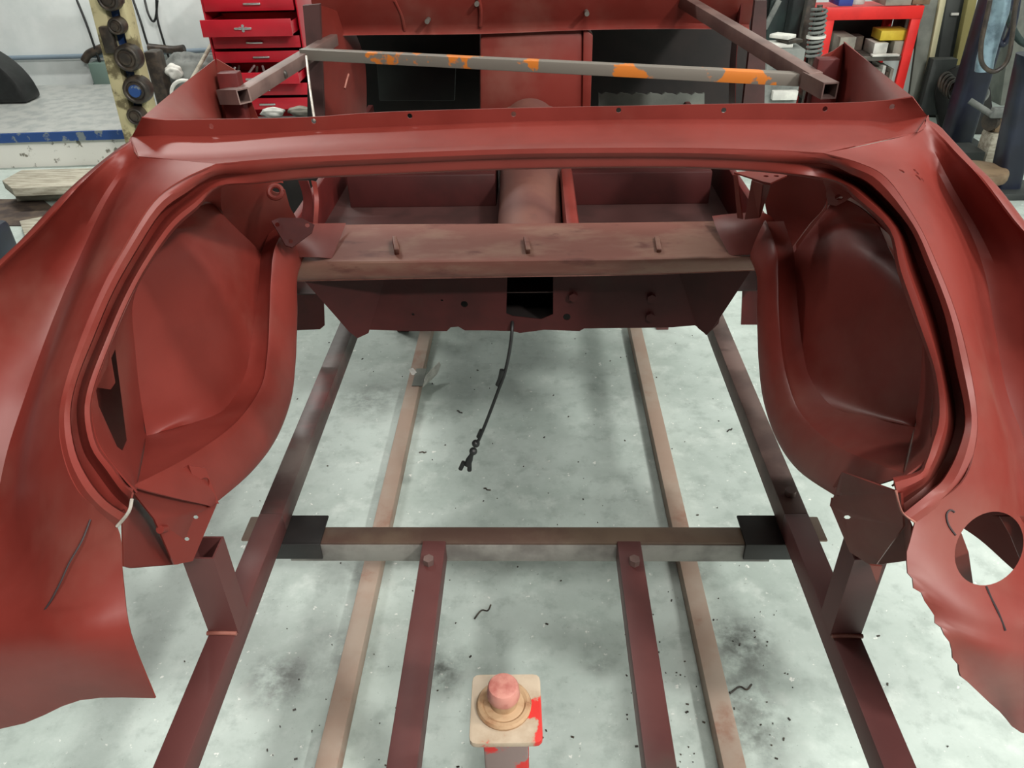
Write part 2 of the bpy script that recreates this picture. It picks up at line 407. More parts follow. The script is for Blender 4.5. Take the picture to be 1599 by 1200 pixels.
rows[3][0] = U(217, 245, Y=1.21); rows[3][-1] = U(1432, 207, Y=1.22)
cut = bmesh.new()
for x, y in ((330,197),(490,189),(640,181),(802,178),(966,172),(1130,172),(1288,170),(1392,166)):
    c = U(x, y, Y=1.275); bm_cyl(cut, c-V((0, .02, 0)), c+V((0, .012, 0)), .0042, n=10)
grid('rear_deck', rows, P, body, 4, 3, smooth_v=False, cut=cut)
sheet('deck_corner', [YP([(217,247,1.205),(205,213,1.27),(201,223,1.255),(209,236,1.225)])], P, body, .002)
sheet('deck_corner', [YP([(1431,208,1.205),(1449,180,1.27),(1451,191,1.25),(1442,202,1.225)])], P, body, .002)
# --- boot opening rim: rolled edge, water channel, inner lip
RIM = [
 ((182,822),(198,806),(203,795),(206,778),.675), ((150,798),(166,785),(180,775),(190,765),.695), ((120,762),(138,752),(155,742),(168,735),.722),
 ((99,712),(116,706),(130,702),(143,698),.755), ((93,650),(108,648),(120,648),(133,647),.80), ((105,590),(118,594),(128,596),(140,600),.85),
 ((130,520),(145,525),(155,528),(166,532),.915), ((160,450),(174,457),(184,462),(194,467),.97), ((193,388),(208,396),(217,402),(226,408),1.02),
 ((238,318),(250,331),(258,340),(266,350),1.075), ((280,284),(290,300),(296,309),(303,318),1.11), ((337,257),(338,272),(339,280),(341,290),1.14),
 ((400,251),(401,268),(401,275),(402,284),1.14), ((480,246),(481,260),(481,267),(481,276),1.14), ((600,241),(600,254),(600,261),(600,270),1.14),
 ((800,234),(800,246),(800,253),(800,262),1.14), ((1000,232),(1000,244),(1000,250),(1000,259),1.14), ((1120,233),(1120,246),(1120,252),(1120,261),1.14),
 ((1220,236),(1219,251),(1218,258),(1216,268),1.14), ((1285,240),(1288,254),(1287,262),(1280,276),1.14), ((1340,255),(1328,270),(1322,277),(1315,286),1.11),
 ((1385,280),(1364,290),(1355,296),(1345,305),1.075), ((1431,347),(1419,351),(1408,353),(1396,356),1.02), ((1460,408),(1447,412),(1433,416),(1416,421),.97),
 ((1491,487),(1476,490),(1460,494),(1443,498),.915), ((1512,567),(1494,572),(1480,576),(1468,580),.85), ((1525,650),(1509,650),(1492,650),(1476,650),.80),
 ((1520,705),(1499,702),(1482,699),(1465,697),.755), ((1503,753),(1476,748),(1462,738),(1452,728),.722), ((1470,788),(1450,772),(1442,762),(1438,748),.695),
 ((1430,815),(1412,803),(1405,790),(1399,766),.675)]
rows = []
n = len(RIM)
for i, (a, b, c, l, Y) in enumerate(RIM):
    side = min(1, abs(i-15)/6)              # the channel is deep down the sides and fades out across the top
    side = max(0, min(1, (abs(i-15)-3.2)/2.5))
    q = lambda u, v, t: (u[0]+(v[0]-u[0])*t, u[1]+(v[1]-u[1])*t)
    in2 = q(c, l, 1.75 if i not in range(11, 21) else 1.2); mid = q(a, b, .5)
    rows.append([U(*a, Y=Y), U(*mid, Y=Y-.001), U(*b, Y=Y+.004), U(*q(a, b, 1.12), Y=Y+.008+.03*side), U(*c, Y=Y+.010+.034*side),
                 U(*q(c, l, .5), Y=Y+.011+.022*side), U(*l, Y=Y+.012), U(*q(l, in2, .65), Y=Y+.014), U(*in2, Y=Y+.03), U(*q(c, l, 1.8 if i not in range(11, 21) else 1.25), Y=Y+.06)])
rim = grid('boot_opening_rim', [[r[k] for r in rows] for k in range(10)], P, body, 4, 2, smooth_v=False)
# bare cut metal showing at the left end of the rim
tube('cut_edge', [U(183,822,Y=.672), U(196,807,Y=.668), U(203,795,Y=.668), U(206,780,Y=.672)], .0022, M['rawedge'], body, 6)
tube('cut_edge', [U(1429,816,Y=.672), U(1411,803,Y=.67), U(1404,789,Y=.67), U(1399,767,Y=.672)], .0014, M['weld'], body, 6)

# --- wheel houses, inner ledges
def wheelhouse(T, AB, E, tub, top, XT, XAB, XE, XS, s):
    t = [U(x, y, X=X) for (x, y), X in zip(T, XT)]; ab = XP(AB, XAB); e = XP(E, XE)
    mid = [a.lerp(b, .55)+V((-s*.004, -.008, .006)) for a, b in zip(ab, e)]
    flat = [a.lerp(b, .92)+V((0, .002, -.002)) for a, b in zip(t, ab)]
    tu = [a.lerp(b, .35)+V((0, .003, -.002)) for a, b in zip(t, ab)]
    und = [p+V((s*.012, .012, -.016)) for p in e]; und2 = [p+V((s*.05, .02, -.03)) for p in e]
    grid('boot_floor_ledge', [t, tu, flat, ab, mid, e, und, und2], P, body, 6, 3)
    rows = [[U(x, y, X=XT[k+1]+(XS[-1]-XT[k+1])*f_) for (x, y), f_ in zip(r, (0, .3, .68, 1))] for k, r in enumerate(tub)]
    g = grid('wheel_arch', [YP(top)]+rows, P, body, 5, 5)
    return g
lt = [(426,352),(408,398),(404,440),(398,490),(391,545),(380,592),(350,640),(300,662),(228,682)]
lab = [(446,360),(430,392),(425,440),(423,490),(420,550),(410,605),(372,661),(305,712),(212,762)]
le = [(474,400),(463,430),(463,480),(462,520),(460,565),(453,622),(430,682),(390,735),(325,790)]
ltub = [[(408,398),(370,380),(320,362),(262,356)], [(404,440),(350,425),(290,410),(224,420)], [(398,490),(340,482),(275,475),(206,475)],
        [(391,545),(340,542),(275,540),(210,545)], [(380,592),(330,602),(270,612),(217,612)], [(350,640),(310,646),(265,655),(223,650)], [(300,662),(275,668),(250,675),(229,684)]]
ltop = [(352,343,1.42),(330,318,1.40),(300,330,1.32),(255,365,1.22)]
wheelhouse(lt, lab, le, ltub, ltop, (-.555, -.565, -.565, -.565, -.565, -.566, -.575, -.60, -.652), -.520, -.497, (-.565, -.652), -1)
rt = [(1224,346),(1240,398),(1243,440),(1247,490),(1254,545),(1266,592),(1302,637),(1360,652),(1428,668)]
rab = [(1194,346),(1211,392),(1213,440),(1214,490),(1219,550),(1229,600),(1250,650),(1305,700),(1410,744)]
re_ = [(1172,400),(1183,430),(1183,480),(1184,520),(1186,565),(1193,622),(1213,682),(1248,732),(1312,775)]
rtub = [[(1240,398),(1272,376),(1312,355),(1372,352)], [(1243,440),(1290,420),(1350,400),(1404,420)], [(1247,490),(1300,480),(1365,472),(1434,475)],
        [(1254,545),(1305,540),(1370,540),(1441,545)], [(1266,592),(1312,600),(1375,607),(1437,612)], [(1302,637),(1337,643),(1385,650),(1431,650)], [(1360,652),(1385,658),(1410,664),(1428,670)]]
rtop = [(1290,330,1.42),(1310,310,1.40),(1345,325,1.32),(1385,362,1.22)]
wheelhouse(rt, rab, re_, rtub, rtop, (.505, .515, .515, .515, .515, .516, .525, .55, .602), .470, .447, (.515, .602), 1)
# inner wing closing the dark pocket under the deck corner
grid('inner_wing', [YP([(345,288,1.22),(303,322,1.20),(264,358,1.16),(222,415,1.10)]), YP([(352,340,1.45),(325,316,1.44),(290,330,1.40),(235,380,1.34)]), YP([(408,398,1.52),(330,350,1.52),(290,345,1.48),(240,380,1.42)])], P, body, 4, 4)
grid('inner_wing', [YP([(1284,275,1.22),(1318,290,1.20),(1350,312,1.16),(1398,370,1.10)]), YP([(1290,330,1.45),(1315,312,1.44),(1345,325,1.40),(1395,380,1.34)]), YP([(1238,398,1.52),(1310,350,1.52),(1345,345,1.48),(1395,390,1.42)])], P, body, 4, 4)
sheet('wheelhouse_top', [YP([(400,286,1.62),(255,325,1.50),(200,440,1.42),(300,470,1.66),(402,420,1.66)])], P, body, .002)
sheet('wheelhouse_top', [YP([(1236,278,1.62),(1392,305,1.50),(1432,440,1.42),(1330,470,1.66),(1246,420,1.66)])], P, body, .002)
# tail side panels with slot
def sidepanel(lip, arch, X, end, slot):
    L_ = cr([U(x, y, Y=Y) for x, y, Y in lip], 4)
    E_ = cr([U(x, y, X=X) for x, y in arch]+[end], 4)
    L_ = [L_[round(k*(len(L_)-1)/14)] for k in range(15)]; E_ = [E_[round(k*(len(E_)-1)/14)] for k in range(15)]
    o = grid('tail_side_panel', [[a+V((0, .012, -.004)), a.lerp(b, .5), b] for a, b in zip(L_, E_)], P, body, 5, 2, smooth_u=False)
    return cutpoly(o, slot, .05)
lsp = sidepanel([(226,408,1.035),(196,468,.985),(168,532,.93),(142,600,.865),(134,647,.815),(145,698,.77),(170,735,.737),(206,776,.69)],
  [(218,400),(224,420),(206,475),(210,545),(217,612),(223,650),(229,684)], -.652, U(213, 764, X=-.524), [(164,540),(180,546),(187,600),(198,688),(191,704),(183,698),(154,634),(150,610)])
t = sheet('slot_tab', [[onsurf(lsp, x, y, .004) or U(x, y, Y=.93) for x, y in ((160,541),(172,552),(180,598),(173,608),(146,604),(149,572))]], P, lsp, .002)
rsp = sidepanel([(1396,356,1.035),(1416,421,.985),(1443,498,.93),(1467,580,.865),(1475,650,.815),(1464,697,.77),(1451,728,.737),(1400,766,.69)],
  [(1395,385),(1404,420),(1434,475),(1441,545),(1437,612),(1431,650),(1428,670)], .602, U(1412, 746, X=.474), [(1463,582),(1469,620),(1466,680),(1454,694),(1452,660),(1457,610)])
# upper gussets beside the wheel arches
cut = bmesh.new(); c = U(430, 300, Y=1.49); bm_cyl(cut, c-V((0, .03, 0)), c+V((0, .05, 0)), .011, n=14)
grid('wheelhouse_gusset', [YP([(338,292,1.36),(395,284,1.46),(440,278,1.52)]), YP([(345,322,1.40),(400,320,1.48),(452,322,1.54)]), YP([(358,350,1.44),(410,350,1.50),(462,345,1.56)]), YP([(408,399,1.50),(425,394,1.52),(446,385,1.55)])], P, body, 4, 4, cut=cut)
bm = bmesh.new(); c = U(430, 300, Y=1.475); bm_torus(bm, c, V((.1, -.6, .5)), .013, .005, 20, 8)
obj('fixing_boss', bm, P, body)
grid('wheelhouse_gusset', [YP([(1192,266,1.60),(1250,270,1.48),(1292,277,1.38)]), YP([(1194,310,1.61),(1245,315,1.52),(1288,322,1.42)]), YP([(1202,350,1.60),(1245,350,1.52),(1265,350,1.48)]), YP([(1212,392,1.56),(1225,393,1.53),(1233,393,1.51)])], P, body, 4, 4)
cut = bmesh.new(); c = U(1305, 308, Y=1.30); bm_cyl(cut, c-V((0, .03, -.01)), c+V((0, .05, -.01)), .006, n=12)
sheet('hinge_tab', [YP([(1292,284,1.27),(1337,300,1.27),(1320,314,1.28),(1306,321,1.29),(1294,318,1.30),(1290,305,1.30)])], P, body, .003, cut=cut)
grid('arch_web', [YP([(466,282,1.72),(481,282,1.70)]), YP([(474,310,1.70),(489,312,1.68)]), YP([(470,346,1.66),(489,346,1.64)])], PD_, body, 3, 3)
grid('arch_web_edge', [YP([(486,282,1.68),(494,284,1.68)]), YP([(491,310,1.67),(498,312,1.67)]), YP([(489,352,1.62),(496,352,1.62)])], P, body, 3, 3)
# left three-hole mounting plate and right standing mounting bracket
pl = YP([(424,346,1.46),(436,341,1.48),(470,341,1.50),(491,352,1.49),(487,364,1.47),(456,387,1.43),(446,384,1.43),(438,370,1.44)])
cut = bmesh.new()
for x, y, Y in ((433,351,1.465),(480,352,1.487),(454,377,1.44)):
    c = U(x, y, Y=Y); d = (c-CAM).normalized(); bm_cyl(cut, c-d*.03, c+d*.03, .0045, n=12)
o = sheet('mounting_plate', [pl], M['primer_shaded'], body, .003, cut=cut); o['label'] = 'three holed mounting plate'
cut = bmesh.new()
for x, y in ((1162,272.5),(1213,270.5),(1195,281)):
    c = U(x, y, Y=1.45); bm_cyl(cut, c-V((0, 0, .03)), c+V((0, 0, .03)), .005, n=12)
t0 = YP([(1146,270,1.46),(1175,268,1.50),(1222,268,1.50),(1229,275,1.46),(1203,287,1.40),(1190,286,1.40)])
zt = sum(p.z for p in t0)/len(t0)
t0 = [U(x, y, Z=zt) for x, y in ((1146,270),(1170,268),(1222,268),(1229,275),(1203,287),(1192,285))]
br = sheet('standing_bracket', [t0], P, body, .003, cut=cut)
t0 = [p-V((0, 0, .0025)) for p in t0]
a, b_, cc = U(1152, 340, Y=1.50), U(1185, 340, Y=1.48), U(1160, 342, Y=1.49)
sheet('bracket_web', [[t0[0], t0[0].lerp(t0[5], .12), cc, a]], P, br, .003)
sheet('bracket_web', [[t0[0].lerp(t0[5], .62), t0[5], b_, U(1163, 342, Y=1.485)]], P, br, .003)
sheet('bracket_web', [[t0[5], t0[4], U(1187, 338, Y=1.5), b_]], P, br, .003)

# --- shelf above the axle, rounded front edge and bulkhead below
S0 = [(478,353),(600,351),(820,350),(1000,348),(1150,346)]
S1 = [(470,368),(600,366),(820,365),(1000,362),(1160,360)]
S2 = [(462,402),(600,402),(820,400),(1000,398),(1178,395)]
S3 = [(461,412),(600,411),(820,408),(1000,406),(1180,402)]
S4 = [(462,428),(600,425),(820,420),(1000,416),(1180,412)]
S5 = [(464,438),(600,435),(820,431),(1000,428),(1178,421)]
shelf = grid('axle_shelf', [[U(x, y, Y=Y) for x, y in L_] for L_, Y in ((S0, 1.64), (S1, 1.60), (S2, 1.52), (S3, 1.50), (S4, 1.505), (S5, 1.525), (S5, 1.60))], M['dusty'], body, 5, 3)
for x in (619, 824, 1028):
    bm = bmesh.new(); p, q = U(x-3, 373, Y=1.575), U(x+1, 395, Y=1.525); bm_beam(bm, p, q, .011, .018)
    obj('swage_rib', bm, M['dusty'], shelf, .003)
tube('highlight_seam', [U(x, y+1, Y=1.524) for x, y in S5], .0012, M['weld'], shelf, 5)  # pale seam that also paints a crisp highlight along the lower lip
rag = [(580,515),(640,517),(698,517),(704,511),(716,510),(726,516),(760,516),(800,517),(812,520),(850,515),(905,517),(912,513),(1000,512),(1050,511),(1085,508),(1095,515),(1102,523),(1112,515)]
bot = [U(x, y, Y=1.62) for x, y in rag]
top = [U(x, 425, Y=1.62) for x, y in rag]
mask = bmesh.new()
cb = [U(x, y, Y=1.6) for x, y in ((792,432),(864,430),(864,497),(845,505),(800,500),(790,496))]
bm_prism(mask, [p-V((0, .05, 0)) for p in cb], V((0, .12, 0)))
for x, y, r in ((725,475,.0085),(885,495,.009),(690,469,.003),(645,491,.0035),(1128,479,.003)):
    c = U(x, y, Y=1.62); bm_cyl(mask, c-V((0, .03, 0)), c+V((0, .03, 0)), r, n=14)
bk = grid('rear_bulkhead', [[U(500, 430, Y=1.62)]+top+[U(1140, 425, Y=1.62)], [U(545, 512, Y=1.62)]+bot+[U(1122, 505, Y=1.62)]], M['primer_shaded'], body, 1, 6, smooth_u=False, smooth_v=False, cut=mask)
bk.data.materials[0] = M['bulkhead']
bx = [U(x, y, Y=1.62) for x, y in ((785,428),(870,426),(868,512),(786,512))]
bb = [p+V((0, .16, 0)) for p in bx]
sheet('bulkhead_dark_backing', [[U(x, y, Y=1.68) for x, y in ((560,420),(780,420),(780,505),(575,505))], [U(x, y, Y=1.68) for x, y in ((876,418),(1110,418),(1100,500),(876,502))]], M['void'], body, .002)  # near-black sheets added so the bulkhead holes look shaded
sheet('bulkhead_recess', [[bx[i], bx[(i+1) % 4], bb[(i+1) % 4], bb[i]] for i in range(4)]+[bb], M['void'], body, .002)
for x, y in ((895,463),(1017,465),(1015,494)):
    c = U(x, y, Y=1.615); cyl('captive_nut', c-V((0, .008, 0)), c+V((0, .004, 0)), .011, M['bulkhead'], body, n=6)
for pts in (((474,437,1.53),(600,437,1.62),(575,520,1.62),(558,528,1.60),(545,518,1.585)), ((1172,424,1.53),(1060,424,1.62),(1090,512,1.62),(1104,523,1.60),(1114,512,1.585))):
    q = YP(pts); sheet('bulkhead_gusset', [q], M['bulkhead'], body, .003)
for pts in (((460,440),(505,440),(507,508),(500,514),(461,516)), ((1160,430),(1184,430),(1184,507),(1157,507))):
    sheet('lower_side_panel', [[U(x, y, Y=1.78) for x, y in pts]], M['primer_shaded'], body, .003)
# shelf end fairings
grid('shelf_end_fairing', [YP([(446,352,1.52),(480,350,1.56),(540,349,1.62)]), YP([(452,375,1.50),(485,372,1.53),(530,375,1.57)]), YP([(458,402,1.49),(490,402,1.50),(518,404,1.515)])], P, body, 4, 4)
grid('shelf_end_fairing', [YP([(1112,338,1.62),(1150,334,1.60),(1195,334,1.57),(1214,352,1.55)]), YP([(1122,365,1.57),(1155,356,1.55),(1192,350,1.54),(1213,372,1.53)]), YP([(1140,400,1.51),(1165,398,1.50),(1190,398,1.49),(1212,398,1.49)]), ], P, body, 4, 4)
# lower corner pieces joining the ledge roll to the shelf edge
grid('ledge_corner', [YP([(452,388,1.50),(476,398,1.50)]), YP([(446,404,1.49),(466,410,1.495)]), YP([(440,430,1.47),(462,432,1.50)])], P, body, 3, 3)
grid('ledge_corner', [YP([(1172,394,1.50),(1196,388,1.50)]), YP([(1180,404,1.495),(1202,404,1.49)]), YP([(1183,432,1.50),(1205,430,1.47)])], P, body, 3, 3)

# --- body mounts hanging from the ledges onto the jig posts
def mount(p, fl, inner):
    a = YP(p)      # top outer, top inner, knee inner, knee outer, foot inner, foot outer
    o = sheet('body_mount_bracket', [[a[0], a[1], a[2], a[3]], [a[3], a[2], a[4], a[5]]], P, body, .003)
    q = YP(fl); cut = bmesh.new(); c = (q[0]+q[2])/2*.55+(q[1]+q[3])/2*.45; d = (q[1]-q[0]).cross(q[2]-q[0]).normalized()
    bm_cyl(cut, c-d*.03, c+d*.03, .011, n=18)
    sheet('bracket_flange', [q], P, o, .003, cut=cut)
    sheet('closing_panel', [YP(r) for r in inner], P, o, .002)
    return o
m1 = mount([(206,768,.755),(294,727,.87),(338,786,.89),(240,811,.775),(300,876,.83),(271,882,.80)],
      [(294,727,.865),(320,731,.885),(341,787,.885),(312,780,.86)],
      [[(190,800,.70),(206,778,.80),(250,800,.94),(278,882,.835),(204,888,.80),(192,885,.68)]])
for x, y in ((306,808),(292,842)): cutpoly(m1, [(x+4*math.cos(k), y+3*math.sin(k)) for k in range(6)], .012)
p = onsurf(m1, 258, 826, 0); cyl('fixing_stud', p, p+V((0, -.012, .01)), .006, P, m1, n=10)
m2 = mount([(1408,770,.69),(1316,737,.855),(1298,790,.845),(1412,822,.715),(1328,862,.80),(1366,886,.78)],
      [(1316,737,.857),(1302,760,.86),(1297,790,.848),(1308,806,.83)],
      [[(1424,822,.70),(1402,772,.80),(1360,810,.93),(1374,882,.82),(1418,876,.80),(1422,870,.68)]])
for x, y in ((1311,772),(1323,808)): cutpoly(m2, [(x+5.5*math.cos(k), y+3*math.sin(k)) for k in range(6)], .012)
sheet('pointed_tab', [YP([(1358,882,.765),(1377,884,.765),(1369,912,.765)])], P, body, .003)
for pts in ([(1480,826),(1500,830),(1512,862),(1520,918),(1500,925),(1478,890)], [(1548,806),(1560,806),(1578,838),(1592,872),(1612,880),(1612,806)]):
    sheet('lamp_backing_plate', [[U(x, y, Y=.77) for x, y in pts]], P, body, .002)
# pen marks
for pts in ([(141,812,.688),(128,845,.665),(108,880,.645),(92,915,.628),(72,950,.615),(42,984,.612)],):
    tube('pen_line', [U(x, y, Y=Y-.003) for x, y, Y in pts], .0012, M['pen'], lq, 5)
for pts in ([(1490,800),(1484,797),(1478,804),(1481,820),(1492,836)], [(1540,916),(1548,935),(1558,955),(1570,985)]):
    q = [p for p in (onsurf(rq, x, y) for x, y in pts) if p is not None]
    if len(q) > 1: tube('pen_line', q, .0014, M['pen'], rq, 5)
bm = bmesh.new()
for x, y, r in ((1408,267,.005), (1431,268,.006), (1434,277,.006), (1441,281,.004)):
    p = onsurf(rq, x, y, .0)
    if p is not None: bmesh.ops.create_icosphere(bm, subdivisions=2, radius=r, matrix=Matrix.Translation(p))
finish(rq, 0, cut=bm)

# ------------------------------------------------------------------ cockpit end of the body
PD = M['primer_shaded']
zf = .76
sheet('cockpit_floor', [[V((-.60, 1.64, zf)), V((.56, 1.64, zf)), V((.56, 3.0, zf)), V((-.60, 3.0, zf))]], M['mat_brown'], body, .003)
cx = -.01
bm = bmesh.new()
for x0, x1 in ((-.55, cx-.10), (cx+.10, .52)):
    bm_box(bm, ((x0+x1)/2, 2.28, .81), (x1-x0, .16, .10))
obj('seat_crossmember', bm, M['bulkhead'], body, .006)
# transmission tunnel
rows = []
for y, r, zc in ((1.64, .085, .765), (1.9, .088, .79), (2.15, .09, .81), (2.33, .092, .87), (2.49, .085, .92)):
    rows.append([V((cx+r*math.cos(a), y, zc+r*.95*math.sin(a))) for a in [math.pi*k/8 for k in range(9)]])
    rows[-1][0].z = rows[-1][-1].z = zf
grid('transmission_tunnel', rows, M['tunnel'], body, 3, 4)
box('handbrake_cover', (cx+.105, 1.98, .83), (.035, .44, .10), P, body, .012)
# gearbox bulkhead in the middle, footwells either side, firewall
q = [U(x, y, Y=2.50) for x, y in ((749,45),(910,40),(910,180),(749,180))]
bm = bmesh.new(); bm_prism(bm, q, V((0, .64, 0))); obj('gearbox_bulkhead', bm, P, body, .01)
prism('gearbox_bulkhead_edge', [U(x, y, Y=2.49) for x, y in ((911,42),(926,55),(922,178),(909,178))], V((0, .3, 0)), P, body, .004)
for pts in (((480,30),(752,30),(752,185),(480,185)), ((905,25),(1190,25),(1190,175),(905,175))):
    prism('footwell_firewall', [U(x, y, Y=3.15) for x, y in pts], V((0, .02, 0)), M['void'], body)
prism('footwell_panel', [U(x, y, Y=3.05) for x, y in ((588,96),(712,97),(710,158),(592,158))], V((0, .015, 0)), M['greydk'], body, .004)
cut = [(935,146)]
for k in range(14): cut += [(940+k*11.6, 148-(k % 2)*2+k*.1), (946+k*11.6, 145+(k % 2)*2)]
cut += [(1100,145),(1100,178),(935,180)]
prism('footwell_floor_board', [U(x, y, Y=2.95) for x, y in cut], V((0, .012, 0)), M['board'], body)
for x0, x1, sgn in ((-.62, -.60, -1), (.56, .58, 1)):
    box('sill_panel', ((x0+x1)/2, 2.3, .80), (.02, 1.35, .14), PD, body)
# roofs over the footwells (scuttle) so they stay dark, dash panel
dash0 = [(488,-60),(560,-62),(750,-60),(910,-64),(1060,-66),(1185,-60)]
dash1 = [(486,2),(560,0),(750,-4),(910,-8),(1060,-10),(1180,-4)]
dash2 = [(500,48),(560,46),(750,44),(910,38),(1060,36),(1170,38)]
grid('dash_panel', [[U(x, y, Y=Y+abs(i-2.5)*-.02) for i, (x, y) in enumerate(L_)] for L_, Y in ((dash0, 2.42), (dash1, 2.45), (dash2, 2.50))]+
     [[U(x, y, Y=2.50+abs(i-2.5)*-.02)+V((0, .012, -.012)) for i, (x, y) in enumerate(dash2)], [U(x, y, Y=2.50+abs(i-2.5)*-.02)+V((0, .3, .02)) for i, (x, y) in enumerate(dash2)]], P, body, 4, 4)
sheet('scuttle_top', [[U(480, 40, Y=2.5)+V((0, 0, .02)), U(1190, 30, Y=2.5)+V((0, 0, .02)), U(1190, 30, Y=2.5)+V((0, .75, .06)), U(480, 40, Y=2.5)+V((0, .75, .06))]], PD, body, .003)
for a, b in (((616,0),(632,47)), ((745,-10),(750,40))):
    tube('dash_flange', [U(*a, Y=2.43), U((a[0]+b[0])/2+3, (a[1]+b[1])/2, Y=2.455), U(*b, Y=2.48)], .006, P, body)
for x, y in ((916,20),(745,5),(668,32)):
    p = U(x, y, Y=2.44); cyl('dash_stud', p-V((0, .02, 0)), p+V((0, .05, 0)), .007, M['bare'], body, n=10)
# cowl sides and door posts
grid('cowl_side', [YP([(500,8,2.30),(530,20,2.45),(552,45,2.60)]), YP([(504,90,2.30),(538,95,2.45),(570,100,2.65)]), YP([(508,186,2.30),(540,186,2.45),(572,186,2.65)])], P, body, 4, 4)
sheet('front_door_post', [YP([(474,8,2.28),(500,6,2.28),(507,186,2.28),(490,186,2.28)])], M['mat_brown'], body, .02)
sheet('front_door_post', [YP([(1178,0,2.28),(1196,0,2.28),(1192,172,2.28),(1158,172,2.28)])], M['mat_brown'], body, .02)
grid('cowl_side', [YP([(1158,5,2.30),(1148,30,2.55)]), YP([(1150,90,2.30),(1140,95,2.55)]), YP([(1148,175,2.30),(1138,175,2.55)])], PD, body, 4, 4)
for a in (((544,116),(541,126),(538,138)),):
    tube('weld_scar', [onsurf(bpy.data.objects['cowl_side'], *p) or U(*p, Y=2.4) for p in a], .004, M['weld'], body)
# quarter tops running forward to the door shut posts
grid('quarter_top', [YP([(223,184,1.275),(276,139,1.50),(335,93,1.76)]), YP([(245,188,1.275),(292,152,1.50),(340,120,1.76)]), YP([(262,200,1.275),(325,185,1.50),(352,200,1.76)]), YP([(290,230,1.275),(350,225,1.5),(372,230,1.76)])], P, body, 4, 4)
grid('quarter_top', [YP([(1425,152,1.275),(1375,112,1.50),(1318,65,1.76)]), YP([(1408,160,1.275),(1362,125,1.50),(1318,92,1.76)]), YP([(1395,172,1.275),(1345,160,1.50),(1305,160,1.76)]), YP([(1370,210,1.275),(1330,205,1.5),(1290,205,1.76)])], P, body, 4, 4)
for pts in (((338,92,1.76),(352,100,1.76),(372,112,1.76),(404,186,1.76),(404,215,1.76),(345,215,1.76)), ((1320,66,1.76),(1300,80,1.76),(1272,92,1.76),(1252,170,1.76),(1252,200,1.76),(1318,200,1.76))):
    sheet('door_shut_panel', [YP(pts)], P, body, .003)
def upright(name, p, a, b, bot, mt, hollow=False):
    return beam(name, V((p.x, p.y, bot)), p, a, b, mt, body, .003, hollow)
upright('door_shut_post', U(357, 112, Y=1.735), .045, .03, .8, PD)
upright('door_shut_post', U(1292, 90, Y=1.735), .045, .03, .8, PD)
# welded bracing bars
beam('brace_bar', U(472, 84, Y=2.10), U(1258, 124, Y=1.74), .026, .026, M['orange_bar'], body, .002)
beam('brace_strut', U(378, 150, Y=1.70), U(520, 62, Y=2.36), .03, .03, M['strut'], body, .002)
beam('brace_strut', U(1272, 126, Y=1.70), U(1068, 2, Y=2.44), .032, .032, M['strut'], body, .002)
beam('brace_stub', U(1262, 124, Y=1.72), U(1296, 142, Y=1.62), .032, .032, M['strut'], body, 0, True)
beam('brace_stub', U(350, 150, Y=1.71), U(381, 150, Y=1.66), .03, .03, M['strut'], body, 0, True)
tube('weld_bead', [U(436,110,Y=1.93), U(444,113,Y=1.92), U(446,120,Y=1.92)], .006, M['grime'], body)
tube('brace_rod', [U(478, 88, Y=2.05), U(484, 140, Y=1.9), U(491, 188, Y=1.8)], .003, M['rawedge'], body)

# ------------------------------------------------------------------ floor-standing jig
J = M['jig_red']
jig = thing('body_jig', 'brown welded box-section steel jig under the car body', 'jig', (-.008, 1.15, 0))
for s, nm in ((-1, 'left'), (1, 'right')):
    x = -.008+s*.5385
    beam('long_rail', V((x, -.25, .475)), V((x, 1.16, .475)), .048, .05, J, jig)
    beam('long_rail', V((x, 1.16, .475)), V((x, 3.1, .475)), .048, .05, M['jig_dark'] if s < 0 else M['strut'], jig)
    # support post, open at the top
    py, ph = .885, .185
    beam('support_post', V((x-s*0.002, py, .5)), V((x-s*.002, py, .5+ph)), .052, .05, J, jig, 0, True)
    tube('weld_bead', [V((x-.026, py-.027, .502)), V((x, py-.027, .503)), V((x+.026, py-.027, .502))], .004, M['weld'], jig)
    # angle plate under the rail where the cross beam is bolted on
    bm = bmesh.new(); xc = x-s*.012
    bm_box(bm, (x-s*.045, 1.165, .447), (.115, .085, .006)); bm_box(bm, (x-s*.045, 1.124, .428), (.115, .006, .044))
    obj('bracket_plate', bm, M['black'], jig, .002)
    box('outer_plate', (x+s*.042, 1.17, .446), (.05, .07, .006), M['rust'], jig, .004)
    b = V((x+s*.002, 1.215, .5))
    if s > 0: cyl('bolt', b, b+V((0, 0, .014)), .011, M['strut'], jig, n=12)
    xb = -.008+s*.2
    beam('inner_rail', V((xb, -.25, .425)), V((xb, 1.132, .425)), .048, .05, J, jig)
    b = V((xb+s*.004, 1.07, .45)); cyl('bolt', b, b+V((0, 0, .014)), .011, M['strut'], jig, n=6)
    for yy in (-.2, 2.8):
        beam('jig_leg', V((x, yy, 0)), V((x, yy, .45)), .05, .05, J, jig)
beam('cross_beam', V((-.515, 1.155, .419)), V((.485, 1.155, .419)), .046, .05, M['jig_cross'], jig)
beam('cross_beam', V((-.56, -.275, .425)), V((.55, -.275, .425)), .05, .05, J, jig)
beam('cross_beam', V((-.56, 3.1, .425)), V((.55, 3.1, .425)), .05, .05, M['jig_dark'], jig)
# front cover strip of bare grey steel on the cross beam
bm = bmesh.new(); bm_box(bm, (-.015, 1.1295, .417), (1.0, .004, .046)); obj('face_strip', bm, M['grey_face'], jig, .001)

